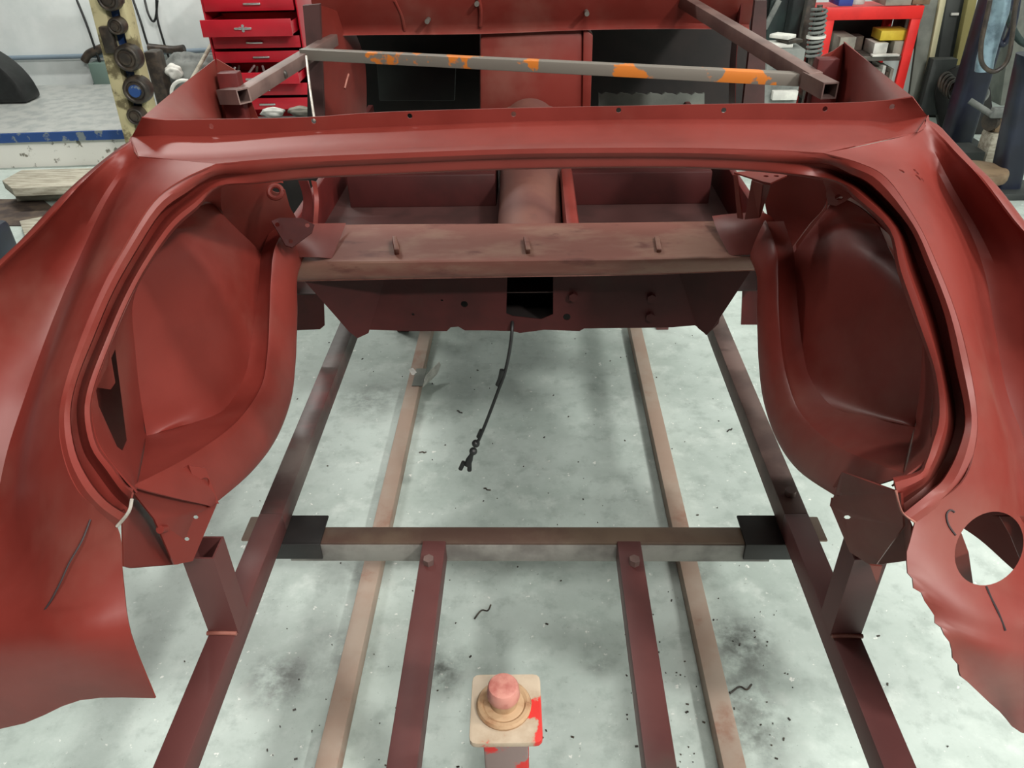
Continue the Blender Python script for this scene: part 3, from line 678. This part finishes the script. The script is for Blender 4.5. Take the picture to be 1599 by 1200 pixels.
# beams lying on the floor
for s, lab in ((-1, 'rusty tan steel beam on the floor, left one, with pale tape on it'), (1, 'rusty tan steel beam on the floor, right one, without tape')):
    x = -.440 if s < 0 else .411
    o = beam('floor_beam', V((x, .2, .0235)), V((x, 3.4, .0235)), .047, .047, M['rust'], None); tag(o, lab, 'beam', 'beams on the floor')
# tape
tp = thing('tape_scrap', 'pale torn tape wrapped over the left floor beam', 'tape', U(655, 585, Z=.048))
q = [U(x, y, Z=.0485) for x, y in ((650,576),(666.5,576),(660,603),(643,603))]
sheet('tape_wrap', [q], M['board'], tp, .002)
grid('tape_end', [[U(660,605,Z=.04), U(666,586,Z=.055), U(686,565,Z=.07)], [U(664,601,Z=.012), U(681,586,Z=.03), U(688,571,Z=.06)]], M['tape'], tp, 3, 2)
sheet('tape_end', [[U(638,577,Z=.05), U(645,575,Z=.055), U(651,582,Z=.05), U(644,588,Z=.045)]], M['tape'], tp, .002)

# lifting stand in the foreground
st = thing('support_stand', 'red and tan stand head with a big bolt between the jig rails', 'stand', (-.01, .62, 0))
pz = .62
pc = [U(x, y, Z=pz) for x, y in ((738,1054),(843,1053),(848,1160),(732,1162))]
rp = []
for i in range(4):
    a, b, c = pc[i-1], pc[i], pc[(i+1) % 4]
    u, w_ = b+(a-b).normalized()*.011, b+(c-b).normalized()*.011
    rp += [u.lerp(b, t).lerp(b.lerp(w_, t), t) for t in (0, .33, .67, 1)]
bm = bmesh.new(); bm_prism(bm, [p-V((0, 0, .010)) for p in rp], V((0, 0, .010)))
obj('top_plate', bm, M['plate'], st, .001)
ctr = sum(pc, V((0, 0, 0)))/4
beam('stem', V((ctr.x, ctr.y-.006, .02)), V((ctr.x, ctr.y-.006, pz-.010)), .062, .07, M['redstem'], st, .004)
box('foot', (ctr.x, ctr.y, .01), (.16, .16, .02), M['redstem'], st)
b = U(787, 1103, Z=pz)
bm = bmesh.new(); bm_torus(bm, b+V((0, 0, .003)), V((0, 0, 1)), .033, .006, 30, 8); obj('washer', bm, M['rustring'], st)
cyl('spring_washer', b, b+V((0, 0, .008)), .029, M['rustring'], st, n=28, bevel=.002)
bolt = cyl('bolt_shank', b+V((0, 0, .008)), b+V((0, 0, .024)), .019, M['rustring'], st, n=24)
cyl('bolt_head', b+V((0, 0, .024)), b+V((0, 0, .048)), .0235, M['boltpink'], st, r1=.021, n=24, bevel=.004)

# hanging cable
hc_ = thing('hanging_cable', 'black cable hanging from the rear bulkhead over the floor', 'cable', U(798, 500, Y=1.66))
pts = [(796,492,1.70),(800,503,1.62),(797,540,1.59),(789,580,1.57),(778,610,1.56),(763,650,1.55),(750,682,1.545),(744,694,1.54)]
tube('sheath', [U(*p[:2], Y=p[2]) for p in pts], .0042, M['rubber'], hc_)
tube('sleeve', [U(x, y, Y=1.568) for x, y in ((784,578),(781,592),(777,602))], .0062, M['rubber'], hc_)
tube('sleeve', [U(x, y, Y=1.55) for x, y in ((752,672),(747,683))], .006, M['rubber'], hc_)
for x, y in ((743,693),(739,705)):
    p = U(x, y, Y=1.545); bm = bmesh.new(); bmesh.ops.create_icosphere(bm, subdivisions=3, radius=.0105, matrix=Matrix.Translation(p)); obj('grommet', bm, M['rubber'], hc_)
tube('fork_end', [U(738,707,Y=1.545), U(733,718,Y=1.545), U(730,726,Y=1.545)], [.006, .009, .011], M['rubber'], hc_, sm=2)
for a, b in (((724,722),(719,733)), ((733,724),(733,735))):
    p, q = U(*a, Y=1.545), U(*b, Y=1.545); cyl('fork_prong', p, q, .006, M['rubber'], hc_, n=10)

# swarf and grit nobody could count, and the few larger crumbs
bm = bmesh.new()
for k in range(260):
    if k < 150: x, y = random.choice(((-.50, .9, ), (-.31, 1.05), (.36, 1.1), (.53, 1.15), (-.1, .95), (.3, 1.0))); x += random.gauss(0, .06); y += random.gauss(0, .2)
    else: x, y = random.uniform(-.9, .9), random.uniform(.6, 2.8)
    if abs(x+.440) < .03 or abs(x-.411) < .03: continue
    l = random.uniform(.001, .0035); bm_box(bm, (x, y, .0015), (l*random.uniform(1, 2.4), l, .0025), Matrix.Rotation(random.uniform(0, 3), 3, 'Z'))
tag(obj('floor_grit', bm, M['grime']), 'dark grit and filings scattered on the painted concrete', 'grit', kind='stuff')
for x0, y0, lab in ((660,707,'black curl of swarf right of the left floor beam'), (718,643,'black sliver of swarf left of the hanging cable'), (761,764,'dark shaving on the floor just behind the cross beam'),
                    (1158,1078,'curled dark shaving at the right, beside the right floor beam'), (755,957,'thin wire shaving on the floor in front of the cross beam'), (1140,672,'black speck of swarf left of the right jig rail')):
    p = U(x0, y0, Z=.004); a = random.uniform(0, 3)
    l = .012 if x0 not in (1158, 755) else .03
    d = V((math.cos(a), math.sin(a), 0))*l; e = V((-d.y, d.x, 0))*.5
    tag(tube('swarf_curl', [p-d, p+e*.6, p+d*.4-e*.2, p+d+e*.4], .0022, M['grime'], None, 6), lab, 'swarf', 'swarf curls on the floor')

# ------------------------------------------------------------------ background, left
o = tag(tube('trim_1', [U(-60, 92, Y=6.47), U(120, 88, Y=6.47), U(330, 78, Y=6.47), U(420, 74, Y=6.47)], .018, M['pipe'], None, 10, 2), kind='structure')
pf = thing('lift_platform', 'low grey lift platform with a worn blue front edge by the white wall', 'platform', (-3.2, 5.2, 0))
pz = .22
a = U(-60, 214, Z=pz); b = U(312, 202, Z=pz); yb = 6.35
bm = bmesh.new(); bm_prism(bm, [a, b, V((b.x+.1, yb, pz)), V((a.x-.5, yb, pz))], V((0, 0, .012))); obj('tread_deck', bm, M['alu'], pf)
prism('edge_strip', [a+V((0, -.01, .012)), b+V((0, -.01, .012)), b+V((0, -.01, -.045)), a+V((0, -.01, -.045))], V((0, .02, 0)), M['blue'], pf)
prism('front_wall', [a+V((0, .03, -.05)), b+V((-.12, .03, -.05)), V((b.x-.12, b.y+.03, 0)), V((a.x, a.y+.03, 0))], V((0, .1, 0)), M['whitewash'], pf)
prism('side_frame', [b+V((-.1, .02, 0)), V((b.x, yb, pz)), V((b.x, yb, 0)), V((b.x-.1, b.y+.02, 0))], V((-.05, 0, 0)), M['greydk'], pf)
for pts, z, lab in ((((3,282),(34,265),(165,262),(165,288),(18,294)), .14, 'pale timber plank step in front of the white platform'), (((30,345),(95,332),(100,362),(40,372)), .05, 'pale splintered board lying low left of the car wing')):
    q = [U(x, y, Z=z) for x, y in pts]
    tag(prism('timber_plank', [p-V((0, 0, .05)) for p in q], V((0, 0, .05)), M['plank'], None, .004), lab, 'plank')
q = [U(x, y, Z=.055) for x, y in ((20,296),(150,292),(150,298),(22,302))]
tag(prism('timber_block', [V((p.x, p.y, 0)) for p in q], V((0, 0, .085)), M['plank']), 'grubby timber block under the pale plank step', 'block')
q = [U(x, y, Z=.006) for x, y in ((12,311),(66,311),(92,332),(70,352),(-40,352),(-40,311))]
tag(prism('rubber_mat', [V((p.x, p.y, 0)) for p in q], V((0, 0, .006)), M['book'], None, 0), 'dark mat on the floor between the plank step and the splintered board', 'mat')
p = U(-14, 385, Z=.2); tag(box('dark_crate', (p.x-.12, p.y, .14), (.3, .3, .28), M['navy'], None, .03), 'dark navy crate at the far left edge of the floor', 'crate')
bm = bmesh.new(); c = U(-58, 168, Y=5.75); c.z = .2345
pts = [c+V((.49*math.cos(a), 0, .42*math.sin(a))) for a in [math.pi*k/24 for k in range(25)]]
bm_prism(bm, pts, V((0, .22, 0)))
tag(obj('mudguard', bm, M['rubber'], None, .03), 'black round-topped mudguard standing on the platform at the far left', 'mudguard')
# lift column with pulleys
base = U(240, 285, Z=0); base = V((base.x, base.y, 0)); top = U(168, -10, Y=base.y)
up = (top-base).normalized(); top = base+up*((1.45)/up.z)
lc = thing('lift_column', 'blue and cream machine column with black pulleys by the white wall', 'column', base)
def col_strip(name, x0, x1, d0, d1, mt):
    z_ = (top-base).normalized(); x_ = (V((1, 0, 0))-z_*z_.x).normalized(); F = Matrix((x_, z_.cross(x_), z_)).transposed(); p = [F@V((x, d, 0)) for x, d in ((x0, d0), (x1, d0), (x1, d1), (x0, d1))]
    bm = bmesh.new(); bm_prism(bm, [base+q for q in p], top-base); return obj(name, bm, mt, lc, .004)
sx = sy = 1
col_strip('web', -.01, .07, 0, .03*sy, M['blue'])
col_strip('flange', -.085, -.005, -.06*sy, .06*sy, M['cream'])
col_strip('flange', .065, .10, -.05*sy, .06*sy, M['cream'])
for x, y, r in ((172,-2,.06), (184,40,.045), (201,90,.072), (215,140,.076), (214,180,.05)):
    c = U(x, y, Y=base.y-.08)
    p = cyl('pulley', c-V((0, .03, 0)), c+V((0, .05, 0)), r, M['grime'], lc, n=28, bevel=.008)
    bm = bmesh.new(); bm_torus(bm, c-V((0, .03, 0)), V((0, 1, 0)), r*.8, r*.16); obj('pulley_rim', bm, M['grime'], p)
    cyl('hub', c-V((0, .045, 0)), c-V((0, .028, 0)), r*.45, M['blue'] if y == 140 else M['grime'], p, n=14)
c = U(170, 62, Y=base.y-.07); box('grease_block', c, (.07, .04, .14), M['grime'], lc, .01)
# electrical box and hanging leads
tag(box('junction_box', U(163, 114, Y=6.42), (.15, .14, .17), M['jbox'], None, .006), 'small grey green box on the white wall left of the column', 'box')
leads = (([(120,0),(136,40),(148,75),(158,105),(150,125),(145,142),(147,160),(151,173)], 'dark lead hanging to the platform left of the column'),
         ([(150,82),(160,110),(172,140),(186,168)], 'thin dark lead crossing the junction box'),
         ([(208,0),(220,35),(228,62),(234,78)], 'thin lead on the wall just right of the column'),
         ([(226,0),(231,20),(238,33),(243,28),(246,0)], 'short looped lead high on the wall'),
         ([(244,0),(246,30),(254,60),(262,85),(266,98)], 'long thin lead hanging left of the tool chest'))
for pts, lab in leads:
    tag(tube('wall_lead', [U(x, y, Y=6.40 if i else 6.45) for i, (x, y) in enumerate(pts)], .009, M['rubber'], None, 6), lab, 'cable', 'leads hanging on the wall')
q = [(132,100),(138,90),(150,84),(165,78)]
tag(tube('hose_clamp_bar', [U(x, y-5, Y=6.42) for x, y in q], .032, M['grime'], None, 8), 'greasy dark bar end on the wall conduit left of the column', 'bar')
q = [(232,74),(250,76),(272,78),(288,76)]
tag(tube('cable_bundle', [U(x, y, Y=6.32) for x, y in q], .03, M['grime'], None, 8), 'dark bundle of cable along the conduit right of the column', 'cable')
# grey clutter
def lump(name, c, r, mt, lab, cat, sc_=(1, .8, .8), seed=0):
    bm = bmesh.new(); bmesh.ops.create_icosphere(bm, subdivisions=4, radius=r)
    rnd = random.Random(seed); ph = [rnd.uniform(0, 6) for _ in range(6)]
    for v in bm.verts:
        k = 1+.12*math.sin(v.co.x/r*5+ph[0])*math.cos(v.co.z/r*4+ph[1])+.07*math.sin(v.co.y/r*9+ph[2]+v.co.z/r*6)
        v.co = V((v.co.x*sc_[0], v.co.y*sc_[1], v.co.z*sc_[2]))*k+c
    return tag(obj(name, bm, mt, ang=80), lab, cat)
lump('dust_sheet', U(306, 118, Y=5.8), .16, M['bag'], 'crumpled grey dust sheet right of the lift column', 'sheet', (1.4, .8, 1.0), 1)
lump('white_rag', U(272, 112, Y=5.63), .055, M['white'], 'crumpled white rag on the grey dust sheet', 'rag', (1.1, .7, .9), 2)
t_ = U(244, 78, Y=5.62).z; tag(box('black_motor', (U(243, 95, Y=5.62).x, 5.62, (t_+.234)/2), (.10, .12, t_-.234), M['grime'], None, .02), 'black motor block right of the lift column', 'motor')
h = [U(x, y, Y=5.2) for x, y in ((268,150),(270,135),(279,127),(290,126),(294,132))]
tag(tube('hose_loop', [V((h[0].x-.01, 5.2, .246))]+h+[V((h[-1].x+.01, 5.2, .246))], .012, M['white'], None, 8), 'white hose loop behind the left car quarter', 'hose')
_a, _b = U(304,116,Y=5.55), U(332,66,Y=5.7); _c = _a+(_a-_b)*((_a.z-.245)/(_b.z-_a.z))
tag(tube('timber_prop', [_c, _a, _b], .014, M['plank'], None, 8, 1), 'thin pale stick leaning beside the red tool chest', 'stick')

# ------------------------------------------------------------------ tool chest
ty_ = 5.35
z0 = 0.0
p0 = U(332, 70, Y=ty_); p1 = U(474, 62, Y=ty_)
tc_ = thing('tool_chest', 'red steel tool chest with open drawers behind the left door opening', 'tool chest', ((p0.x+p1.x)/2, ty_+.2, 0))
xc, wd = (p0.x+p1.x)/2-.01, p1.x-p0.x
bm = bmesh.new()
for dx in (-wd/2, wd/2): bm_box(bm, (xc+dx, ty_+.2, .56), (.012, .4, 1.12))
bm_box(bm, (xc, ty_+.395, .56), (wd, .01, 1.12)); bm_box(bm, (xc, ty_+.2, 1.115), (wd+.012, .4, .012)); bm_box(bm, (xc, ty_+.2, .012), (wd, .4, .024))
obj('case', bm, M['toolred'], tc_, .003)
def zat(py): return U(400, py, Y=ty_).z
for y0, y1, out in ((-28,-10,.0), (-7,17,.02), (24,52,.14), (56,76,.0), (79,98,.01), (105,124,.16), (130,150,0), (153,172,0)):
    za, zb = zat(y0), zat(y1)
    bm = bmesh.new(); yy = ty_-out
    bm_box(bm, (xc, yy+.006, (za+zb)/2), (wd-.03, .012, za-zb-.006))
    bm_box(bm, (xc, yy+.19, zb+.012), (wd-.05, .36, .006))
    for dx in (-1, 1): bm_box(bm, (xc+dx*(wd/2-.03), yy+.19, (za+zb)/2-.01), (.006, .36, (za-zb)*.7))
    bm_box(bm, (xc, yy+.372, (za+zb)/2), (wd-.05, .006, za-zb-.03))
    d = obj('drawer', bm, M['toolred'], tc_, .0015)
    box('drawer_handle', (xc+random.uniform(-.03, .03), yy-.012, (za+zb)/2), (.11, .012, .012), M['chrome'], d, .003)
    if out == .14:
        for dx, dz in ((0, .014), (.02, 0), (-.02, 0), (0, -.014)):
            cyl('badge_boss', V((xc-.02+dx, yy-.006, (za+zb)/2+dz)), V((xc-.02+dx, yy+.001, (za+zb)/2+dz)), .009, M['chrome'], d, n=10)
zb = zat(124)+.02
for k in range(9):
    x = xc-wd*.4+k*wd*.1; l = random.uniform(.05, .1)
    p = V((x, ty_-.13, zb+.03)); 
    tag(cyl('hand_tool', p, p+V((random.uniform(-.03, .05), l, .03+random.uniform(0, .02))), .008, M['chrome'] if k % 2 else M['grime'], n=8), ['steel hand tool lying in the open lower drawer', 'dark hand tool lying in the open lower drawer'][(k+1) % 2], 'tool', 'tools in the open drawer')
lump('paper_scrap', U(426, 176, Y=3.6), .045, M['white'], 'crumpled pale scrap seen over the left deck flange', 'paper', (1.2, .6, .5), 5)
lump('paper_scrap', U(470, 174, Y=3.6), .045, M['greybox'], 'grey crumpled scrap beside the thin white rod', 'paper', (1.3, .6, .5), 6)
for x in (428, 466):
    pass
tag(box('low_bench', (U(445, 176, Y=3.6).x, 3.62, U(445, 182, Y=3.6).z/2-.02), (.5, .3, U(445, 182, Y=3.6).z-.04), M['void'], None, .01), 'black low bench carrying crumpled scraps beyond the left door opening', 'bench')

# ------------------------------------------------------------------ background, right
yS = 5.5
sh = thing('shelf_unit', 'bright red steel shelf unit full of boxes behind the right car wing', 'shelf', (2.0, yS, 0))
def SP(x, y): return U(x, y, Y=yS)
tl, tr = SP(1291, 12), SP(1441, 12); zt = (tl.z+tr.z)/2
bl, brr = SP(1279, 90), SP(1409, 130)
wl, wr = tl.x, tr.x
dep = .42
for x in (wl+.03, wr-.03):
    for dy in (0, dep):
        box('post', (x, yS+dy, zt/2), (.06, .03, zt), M['shelfred'], sh, .002)
zm = SP(1350, 92).z
for z, nm in ((zt-.03, 'top_rail'), (SP(1350, 160).z, 'lower_shelf')):
    box(nm, ((wl+wr)/2, yS-.001, z), (wr-wl+.004, .036, .075), M['shelfred'], sh, .002)
    box('shelf_board', ((wl+wr)/2, yS+dep/2, z), (wr-wl, dep, .02), M['shelfred'] if z > .7 else M['grime'], sh, .002)
box('shelf_board', ((wl+wr)/2, yS+dep/2, zm), (wr-wl-.02, dep, .03), M['bare'], sh, .002)
box('back_sheet', ((wl+wr)/2, yS+dep+.02, zt/2), (wr-wl, .01, zt-.1), M['greydk'], sh, 0)
zs = zm+.015
def sbox(name, px0, px1, h, d, mt, lab, cat, z=None, y=None, grp=None, rz=0):
    y = yS+.12 if y is None else y; z = zs if z is None else z
    a, b = U(px0, 80, Y=y).x, U(px1, 80, Y=y).x
    o = box(name, (0, 0, 0), (b-a, d, h), mt, None, .003); o.location = ((a+b)/2, y, z+h/2+.001); o.rotation_euler.z = rz
    return tag(o, lab, cat, grp)
sbox('carton', 1298, 1322, .12, .25, M['greybox'], 'pale grey carton at the left end of the middle red shelf', 'box')
sbox('carton', 1384, 1409, .085, .2, M['greybox'], 'grey carton under the yellow box on the middle red shelf', 'box')
sbox('yellow_box', 1362, 1405, .06, .16, M['yellow'], 'yellow box lying on a grey carton on the red shelf', 'box', z=zs+.088)
sbox('paper_stack', 1355, 1376, .075, .18, M['white'], 'white stack of paper left of the yellow box', 'paper')
sbox('paper_pad', 1362, 1404, .012, .05, M['white'], 'flat white pad at the front edge of the middle shelf', 'paper', y=yS+.0)
for k, (x, h, mt) in enumerate(((1393, .26, 'book'), (1399, .28, 'greybox'), (1405, .27, 'white'), (1410, .25, 'book'), (1416, .28, 'greybox'), (1421, .24, 'book'))):
    sbox('binder', x, x+4.5, h, .2, M[mt], {'book': ['dark binder, first of the upright row behind the yellow box', 'dark binder in the middle of the upright row on the shelf', 'dark binder at the right end of the upright row'][min(2, k//2 if k != 3 else 1)],
         'greybox': ['grey binder second in the upright row', 'grey binder near the right post of the red shelf'][k > 2], 'white': 'white binder in the upright row behind the yellow box'}[mt], 'binder', y=yS+.31, grp='binders on the middle shelf')
sbox('dark_can', 1326, 1340, .09, .1, M['book'], 'dark tin beside the pale grey carton on the shelf', 'tin', y=yS+.25)
zl = SP(1350, 160).z+.01
for k in range(5):
    sbox('magazine_file', 1384+k*6.5-22, 1389+k*6.5-22, .18+.02*(k % 3), .2, M[('book', 'greybox', 'white', 'book', 'greybox')[k]], 'upright file on the lower red shelf, %s' % ('at the left end', 'second from the left', 'white, in the middle', 'dark, right of the white one', 'at the right end')[k], 'file', z=zl, grp='files on the lower shelf')
zz = zt+.009
sbox('blue_tub', 1287, 1308, .08, .2, M['bluebox'], 'blue plastic tub on top of the red shelf unit', 'tub', z=zz)
o = cyl('white_jar', V((0, 0, 0)), V((0, 0, .1)), .05, M['white'], n=20, bevel=.006); p = U(1337, 5, Y=yS+.1); o.location = (p.x, p.y, zz+.001); tag(o, 'white round jar on top of the red shelf unit', 'jar')
sbox('cardboard_box', 1354, 1392, .14, .25, M['greybox'], 'long beige box on top of the red shelf unit', 'box', z=zz)
sbox('tool_roll', 1396, 1422, .05, .2, M['wood'], 'brown bundle at the right end of the shelf top', 'bundle', z=zz)

# things left of the shelf, seen through the right door opening
def leaner(name, px, y0, py0, py1, w_, d_, mt, lab, cat, lean=0.0):
    a = U(px[0], py0, Y=y0); b = U(px[1], py0, Y=y0); t = U(px[0], py1, Y=y0)
    zt_ = t.z
    bm = bmesh.new(); p = [V((a.x, y0, 0)), V((b.x, y0, 0)), V((b.x+lean, y0, zt_)), V((a.x+lean, y0, zt_))]
    bm_prism(bm, p, V((0, d_, 0))); return tag(obj(name, bm, mt, None, .004), lab, cat)
leaner('dark_cabinet', (1168, 1206), 6.0, 60, -60, 0, .3, M['greydk'], 'dark grey cabinet behind the right door post', 'cabinet')
leaner('glass_pane', (1196, 1222), 5.9, 60, -60, 0, .03, M['green'], 'dark green glass pane standing left of the red shelf', 'pane')
leaner('glass_pane', (1222, 1250), 5.95, 60, -60, 0, .03, M['green'], 'dark green sheet right of the glass pane', 'pane')
tag(beam('pale_rod', U(1194, 45, Y=5.85), U(1217, 0, Y=5.85), .03, .03, M['bag'], None), 'pale diagonal rod against the dark green glass', 'rod')
leaner('steel_channel', (1243, 1256), 5.6, 85, -60, 0, .06, M['grime'], 'dark steel channel standing just left of the coil spring', 'channel', .02)
cb = U(1216, 160, Y=4.7); ct = U(1216, 78, Y=4.7)
wb = U(1246, 120, Y=4.7).x-U(1190, 120, Y=4.7).x
o = box('parts_crate', (cb.x, 4.85, ct.z/2), (wb, .3, ct.z), M['bag'], None, .004); tag(o, 'grey parts crate seen through the right door opening', 'crate')
for k, (dx, w_, h, mt, lab) in enumerate(((-.02, .12, .02, 'white', 'white paper on the grey crate, underneath'), (.03, .10, .018, 'grime', 'dark part lying on the white paper'), (-.01, .09, .02, 'white', 'crumpled white slip topmost on the crate'))):
    o = box('crate_top_item', (cb.x+dx, 4.8, ct.z+.012+k*.022), (w_, .12, h), M[mt], None, .004, Matrix.Rotation(k*.4, 3, 'Z')); tag(o, lab, 'paper' if mt == 'white' else 'part')
tag(box('file_stack', (cb.x+.02, 4.682, U(1216, 150, Y=4.66).z), (wb*.7, .04, .05), M['white'], None, .004), 'white folded papers clipped to the crate front', 'paper')
# coil spring strut hanging beside the shelf
sp_ = thing('coil_spring', 'dark coil spring strut standing left of the red shelf unit', 'spring', U(1272, 90, Y=5.35))
a, b = U(1270, 92, Y=5.35), U(1280, 12, Y=5.35)
cyl('damper_rod', V((a.x, a.y, 0)), a.lerp(b, 1.05), .018, M['grime'], sp_, n=12)
Fm = frame(a, b); L_ = (b-a).length
tube('coil', [a+Fm@V((.045*math.cos(t), .045*math.sin(t), L_*t/(2*math.pi*11))) for t in [2*math.pi*k/10 for k in range(111)]], .009, M['bag'], sp_, 6, 1)
cyl('spring_cup', a.lerp(b, .42), a.lerp(b, .47), .06, M['white'], sp_, n=20)

# boards, columns and lifting gear at the right
bd = thing('leaning_board', 'tall grey board with a cream edge right of the red shelf', 'board', V((2.6, 5.5, 0)))
def quad(name, pts, Y, mt, par, d=.03):
    q = [U(x, y, Y=Y) for x, y in pts]; return prism(name, q, V((0, d, 0)), mt, par, .003)
def to_floor(pts, Y):   # extend the two lower corners straight on to the floor
    q = [U(x, y, Y=Y) for x, y in pts]
    for t, b in ((0, 3), (1, 2)):
        d = q[b]-q[t]; q[b] = q[t]+d*((q[t].z)/-d.z)
    return q
prism('sheet_panel', to_floor(((1443,-20),(1480,-20),(1440,165),(1418,165)), 5.6), V((0, .03, 0)), M['board'], bd, .003)
prism('edge_strip', to_floor(((1472,-20),(1482,-20),(1444,165),(1437,165)), 5.57), V((0, .03, 0)), M['creamedge'], bd, .003)
q = to_floor(((1482,-20),(1515,-20),(1500,110),(1462,110)), 5.9)
tag(prism('dark_locker', q, V((0, .3, 0)), M['greydk'], None, .004), 'dark locker standing between the grey board and the yellow post', 'locker')
tag(box('paper_label', U(1491, 22, Y=5.88), (.05, .012, .015), M['white'], None, 0), 'tiny white label stuck on the dark locker', 'label')
q = to_floor(((1516,-20),(1530,-20),(1508,90),(1494,90)), 5.8)
tag(prism('yellow_post', q, V((0, .06, 0)), M['yellowpost'], None, .004), 'faded yellow post behind the navy lift column', 'post')
q = to_floor(((1575,60),(1640,-20),(1640,160),(1560,185)), 5.9)
o = prism('wall_trunking', [U(x, y, Y=6.2) for x, y in ((1588,-20),(1660,-20),(1630,165),(1562,165))], V((0, .2, 0)), M['board'], None, .004); tag(o, 'pale grey cabinet side at the far right edge', 'cabinet')
# navy lift column
def column(name, lab, foot, head, w_, d_, plate=True):
    f_ = U(*foot, Z=0); h_ = U(*head, Y=f_.y); h_ = f_+(h_-f_)*(1.25 if h_.z < 1.6 else 1)
    t_ = thing(name, lab, 'column', f_)
    bm = bmesh.new(); F = frame(f_, h_)
    r = .35
    pts = []
    for k in range(20):
        a = 2*math.pi*k/20; c_, s_ = math.cos(a), math.sin(a)
        pts.append(f_+F@V((w_/2*math.copysign(abs(c_)**.5, c_), d_/2*math.copysign(abs(s_)**.5, s_), 0)))
    bm_prism(bm, pts, h_-f_); obj('column_tube', bm, M['navy'], t_, 0, 30)
    if plate: box('base_plate', (f_.x, f_.y, .02), (w_*2, d_*2, .04), M['greydk'], t_, .004)
    return t_
column('navy_lift_column', 'tall navy lift column right of the round black plate', (1488, 232), (1556, 0), .17, .17)
column('navy_lift_column', 'nearer navy column cut by the right edge of the photo', (1566, 300), (1604, 130), .14, .14)
# black round-topped plate with ring and lever
yb = 5.45
fl = thing('round_black_plate', 'round-topped black machine guard with a ring behind the navy column', 'machine', V((2.75, yb, 0)))
def arc(cx_, cy_, rx, ry, n=18): return [(cx_+rx*math.cos(math.pi*k/n), cy_-ry*math.sin(math.pi*k/n)) for k in range(n+1)]
q = [U(x, y, Y=yb) for x, y in arc(1504, 150, 44, 46)]+[U(x, y, Y=yb) for x, y in ((1462,240),(1545,240))]
q[-2].z = q[-1].z = 0
prism('guard_plate', q, V((0, .05, 0)), M['black'], fl, .004)
c = U(1532, 149, Y=yb-.01); bm = bmesh.new(); bm_torus(bm, c, V((0, 1, .1)), .045, .010, 24, 8, .78); obj('hook_ring', bm, M['bag'], fl)
c = U(1476, 128, Y=yb-.06)
for k in range(4):
    bm = bmesh.new(); bm_torus(bm, c+V((k*.012, -.02*k, -.012*k)), V((.5, -1, .2)), .055, .011); obj('chain_loop', bm, M['grime'], fl)
box('side_box', U(1461, 135, Y=yb+.05), (.16, .08, .36), M['greydk'], fl, .004)
tag(tube('steel_lever', [U(1514,157,Y=4.85), U(1536,171,Y=4.8), U(1550,180,Y=4.68)], .018, M['bag'], None, 10, 1), 'pale steel lever bar in front of the black guard', 'bar')
vz = thing('bench_vice', 'grimy vice jaw on a stand right of the steel lever', 'vice', U(1566, 280, Z=0))
vb = U(1566, 188, Y=4.75)
box('vice_body', vb, (.13, .12, .12), M['wood'], vz, .02); box('vice_jaw', vb+V((-.03, -.05, .06)), (.16, .05, .06), M['bag'], vz, .01)
cyl('vice_collar', vb+V((-.09, -.02, 0)), vb+V((-.04, 0, 0)), .055, M['grime'], vz, n=18)
box('vice_stand', (vb.x, vb.y, (vb.z-.06)/2), (.14, .14, vb.z-.06), M['plank'], vz, .02)
# wooden stool and a box beside it
s = U(1530, 262, Z=.16); 
o = thing('round_stool', 'low round wooden stool top by the navy column foot', 'stool', V((s.x, s.y, 0)))
cyl('stool_top', V((s.x, s.y, .10)), V((s.x, s.y, .16)), .15, M['wood'], o, n=32, bevel=.015)
cyl('stool_foot', V((s.x, s.y, 0)), V((s.x, s.y, .10)), .10, M['wood'], o, n=24)
p = U(1508, 238, Z=.13); o = box('steel_block', (p.x, p.y+.1, .065), (.24, .2, .13), M['greydk'], None, .006); tag(o, 'dark steel block behind the round stool', 'block')
# hanging hoses with pale wrap
for hk, (pts, r, mt, lab) in enumerate(((((1546,0),(1540,30),(1532,70),(1534,100),(1552,112),(1572,96),(1580,60),(1584,20),(1590,-10)), .012, 'grime', 'black hose loop hanging beside the navy column'),
                        (((1566,-30),(1562,14),(1554,40),(1546,66),(1539,92),(1536,110)), .045, 'hose', 'pale blue wrapped hose end hanging beside the navy column'),
                        (((1590,-10),(1582,40),(1566,70),(1556,50),(1574,10)), .018, 'navy', 'navy hose coil at the top right corner'),
                        (((1566,-10),(1575,30),(1590,60),(1605,70)), .02, 'green', 'dark green hose leading off the right edge'))):
    tag(tube('hanging_hose', [U(x, y, Y=4.35+.15*hk) for i, (x, y) in enumerate(pts)], r, M[mt], None, 10), lab, 'hose', 'hoses hanging at the right')
for a in ((1572, 280, 1640, 284, 'upper'), (1574, 302, 1640, 309, 'lower')):
    tag(tube('floor_cable', [U(a[0], a[1], Z=.01), U((a[0]+a[2])/2, a[1]+5, Z=.01), U(a[2], a[3], Z=.01)], .012, M['rubber'], None, 6), 'black cable on the floor at the right edge, %s one' % a[4], 'cable', 'cables on the floor at the right')
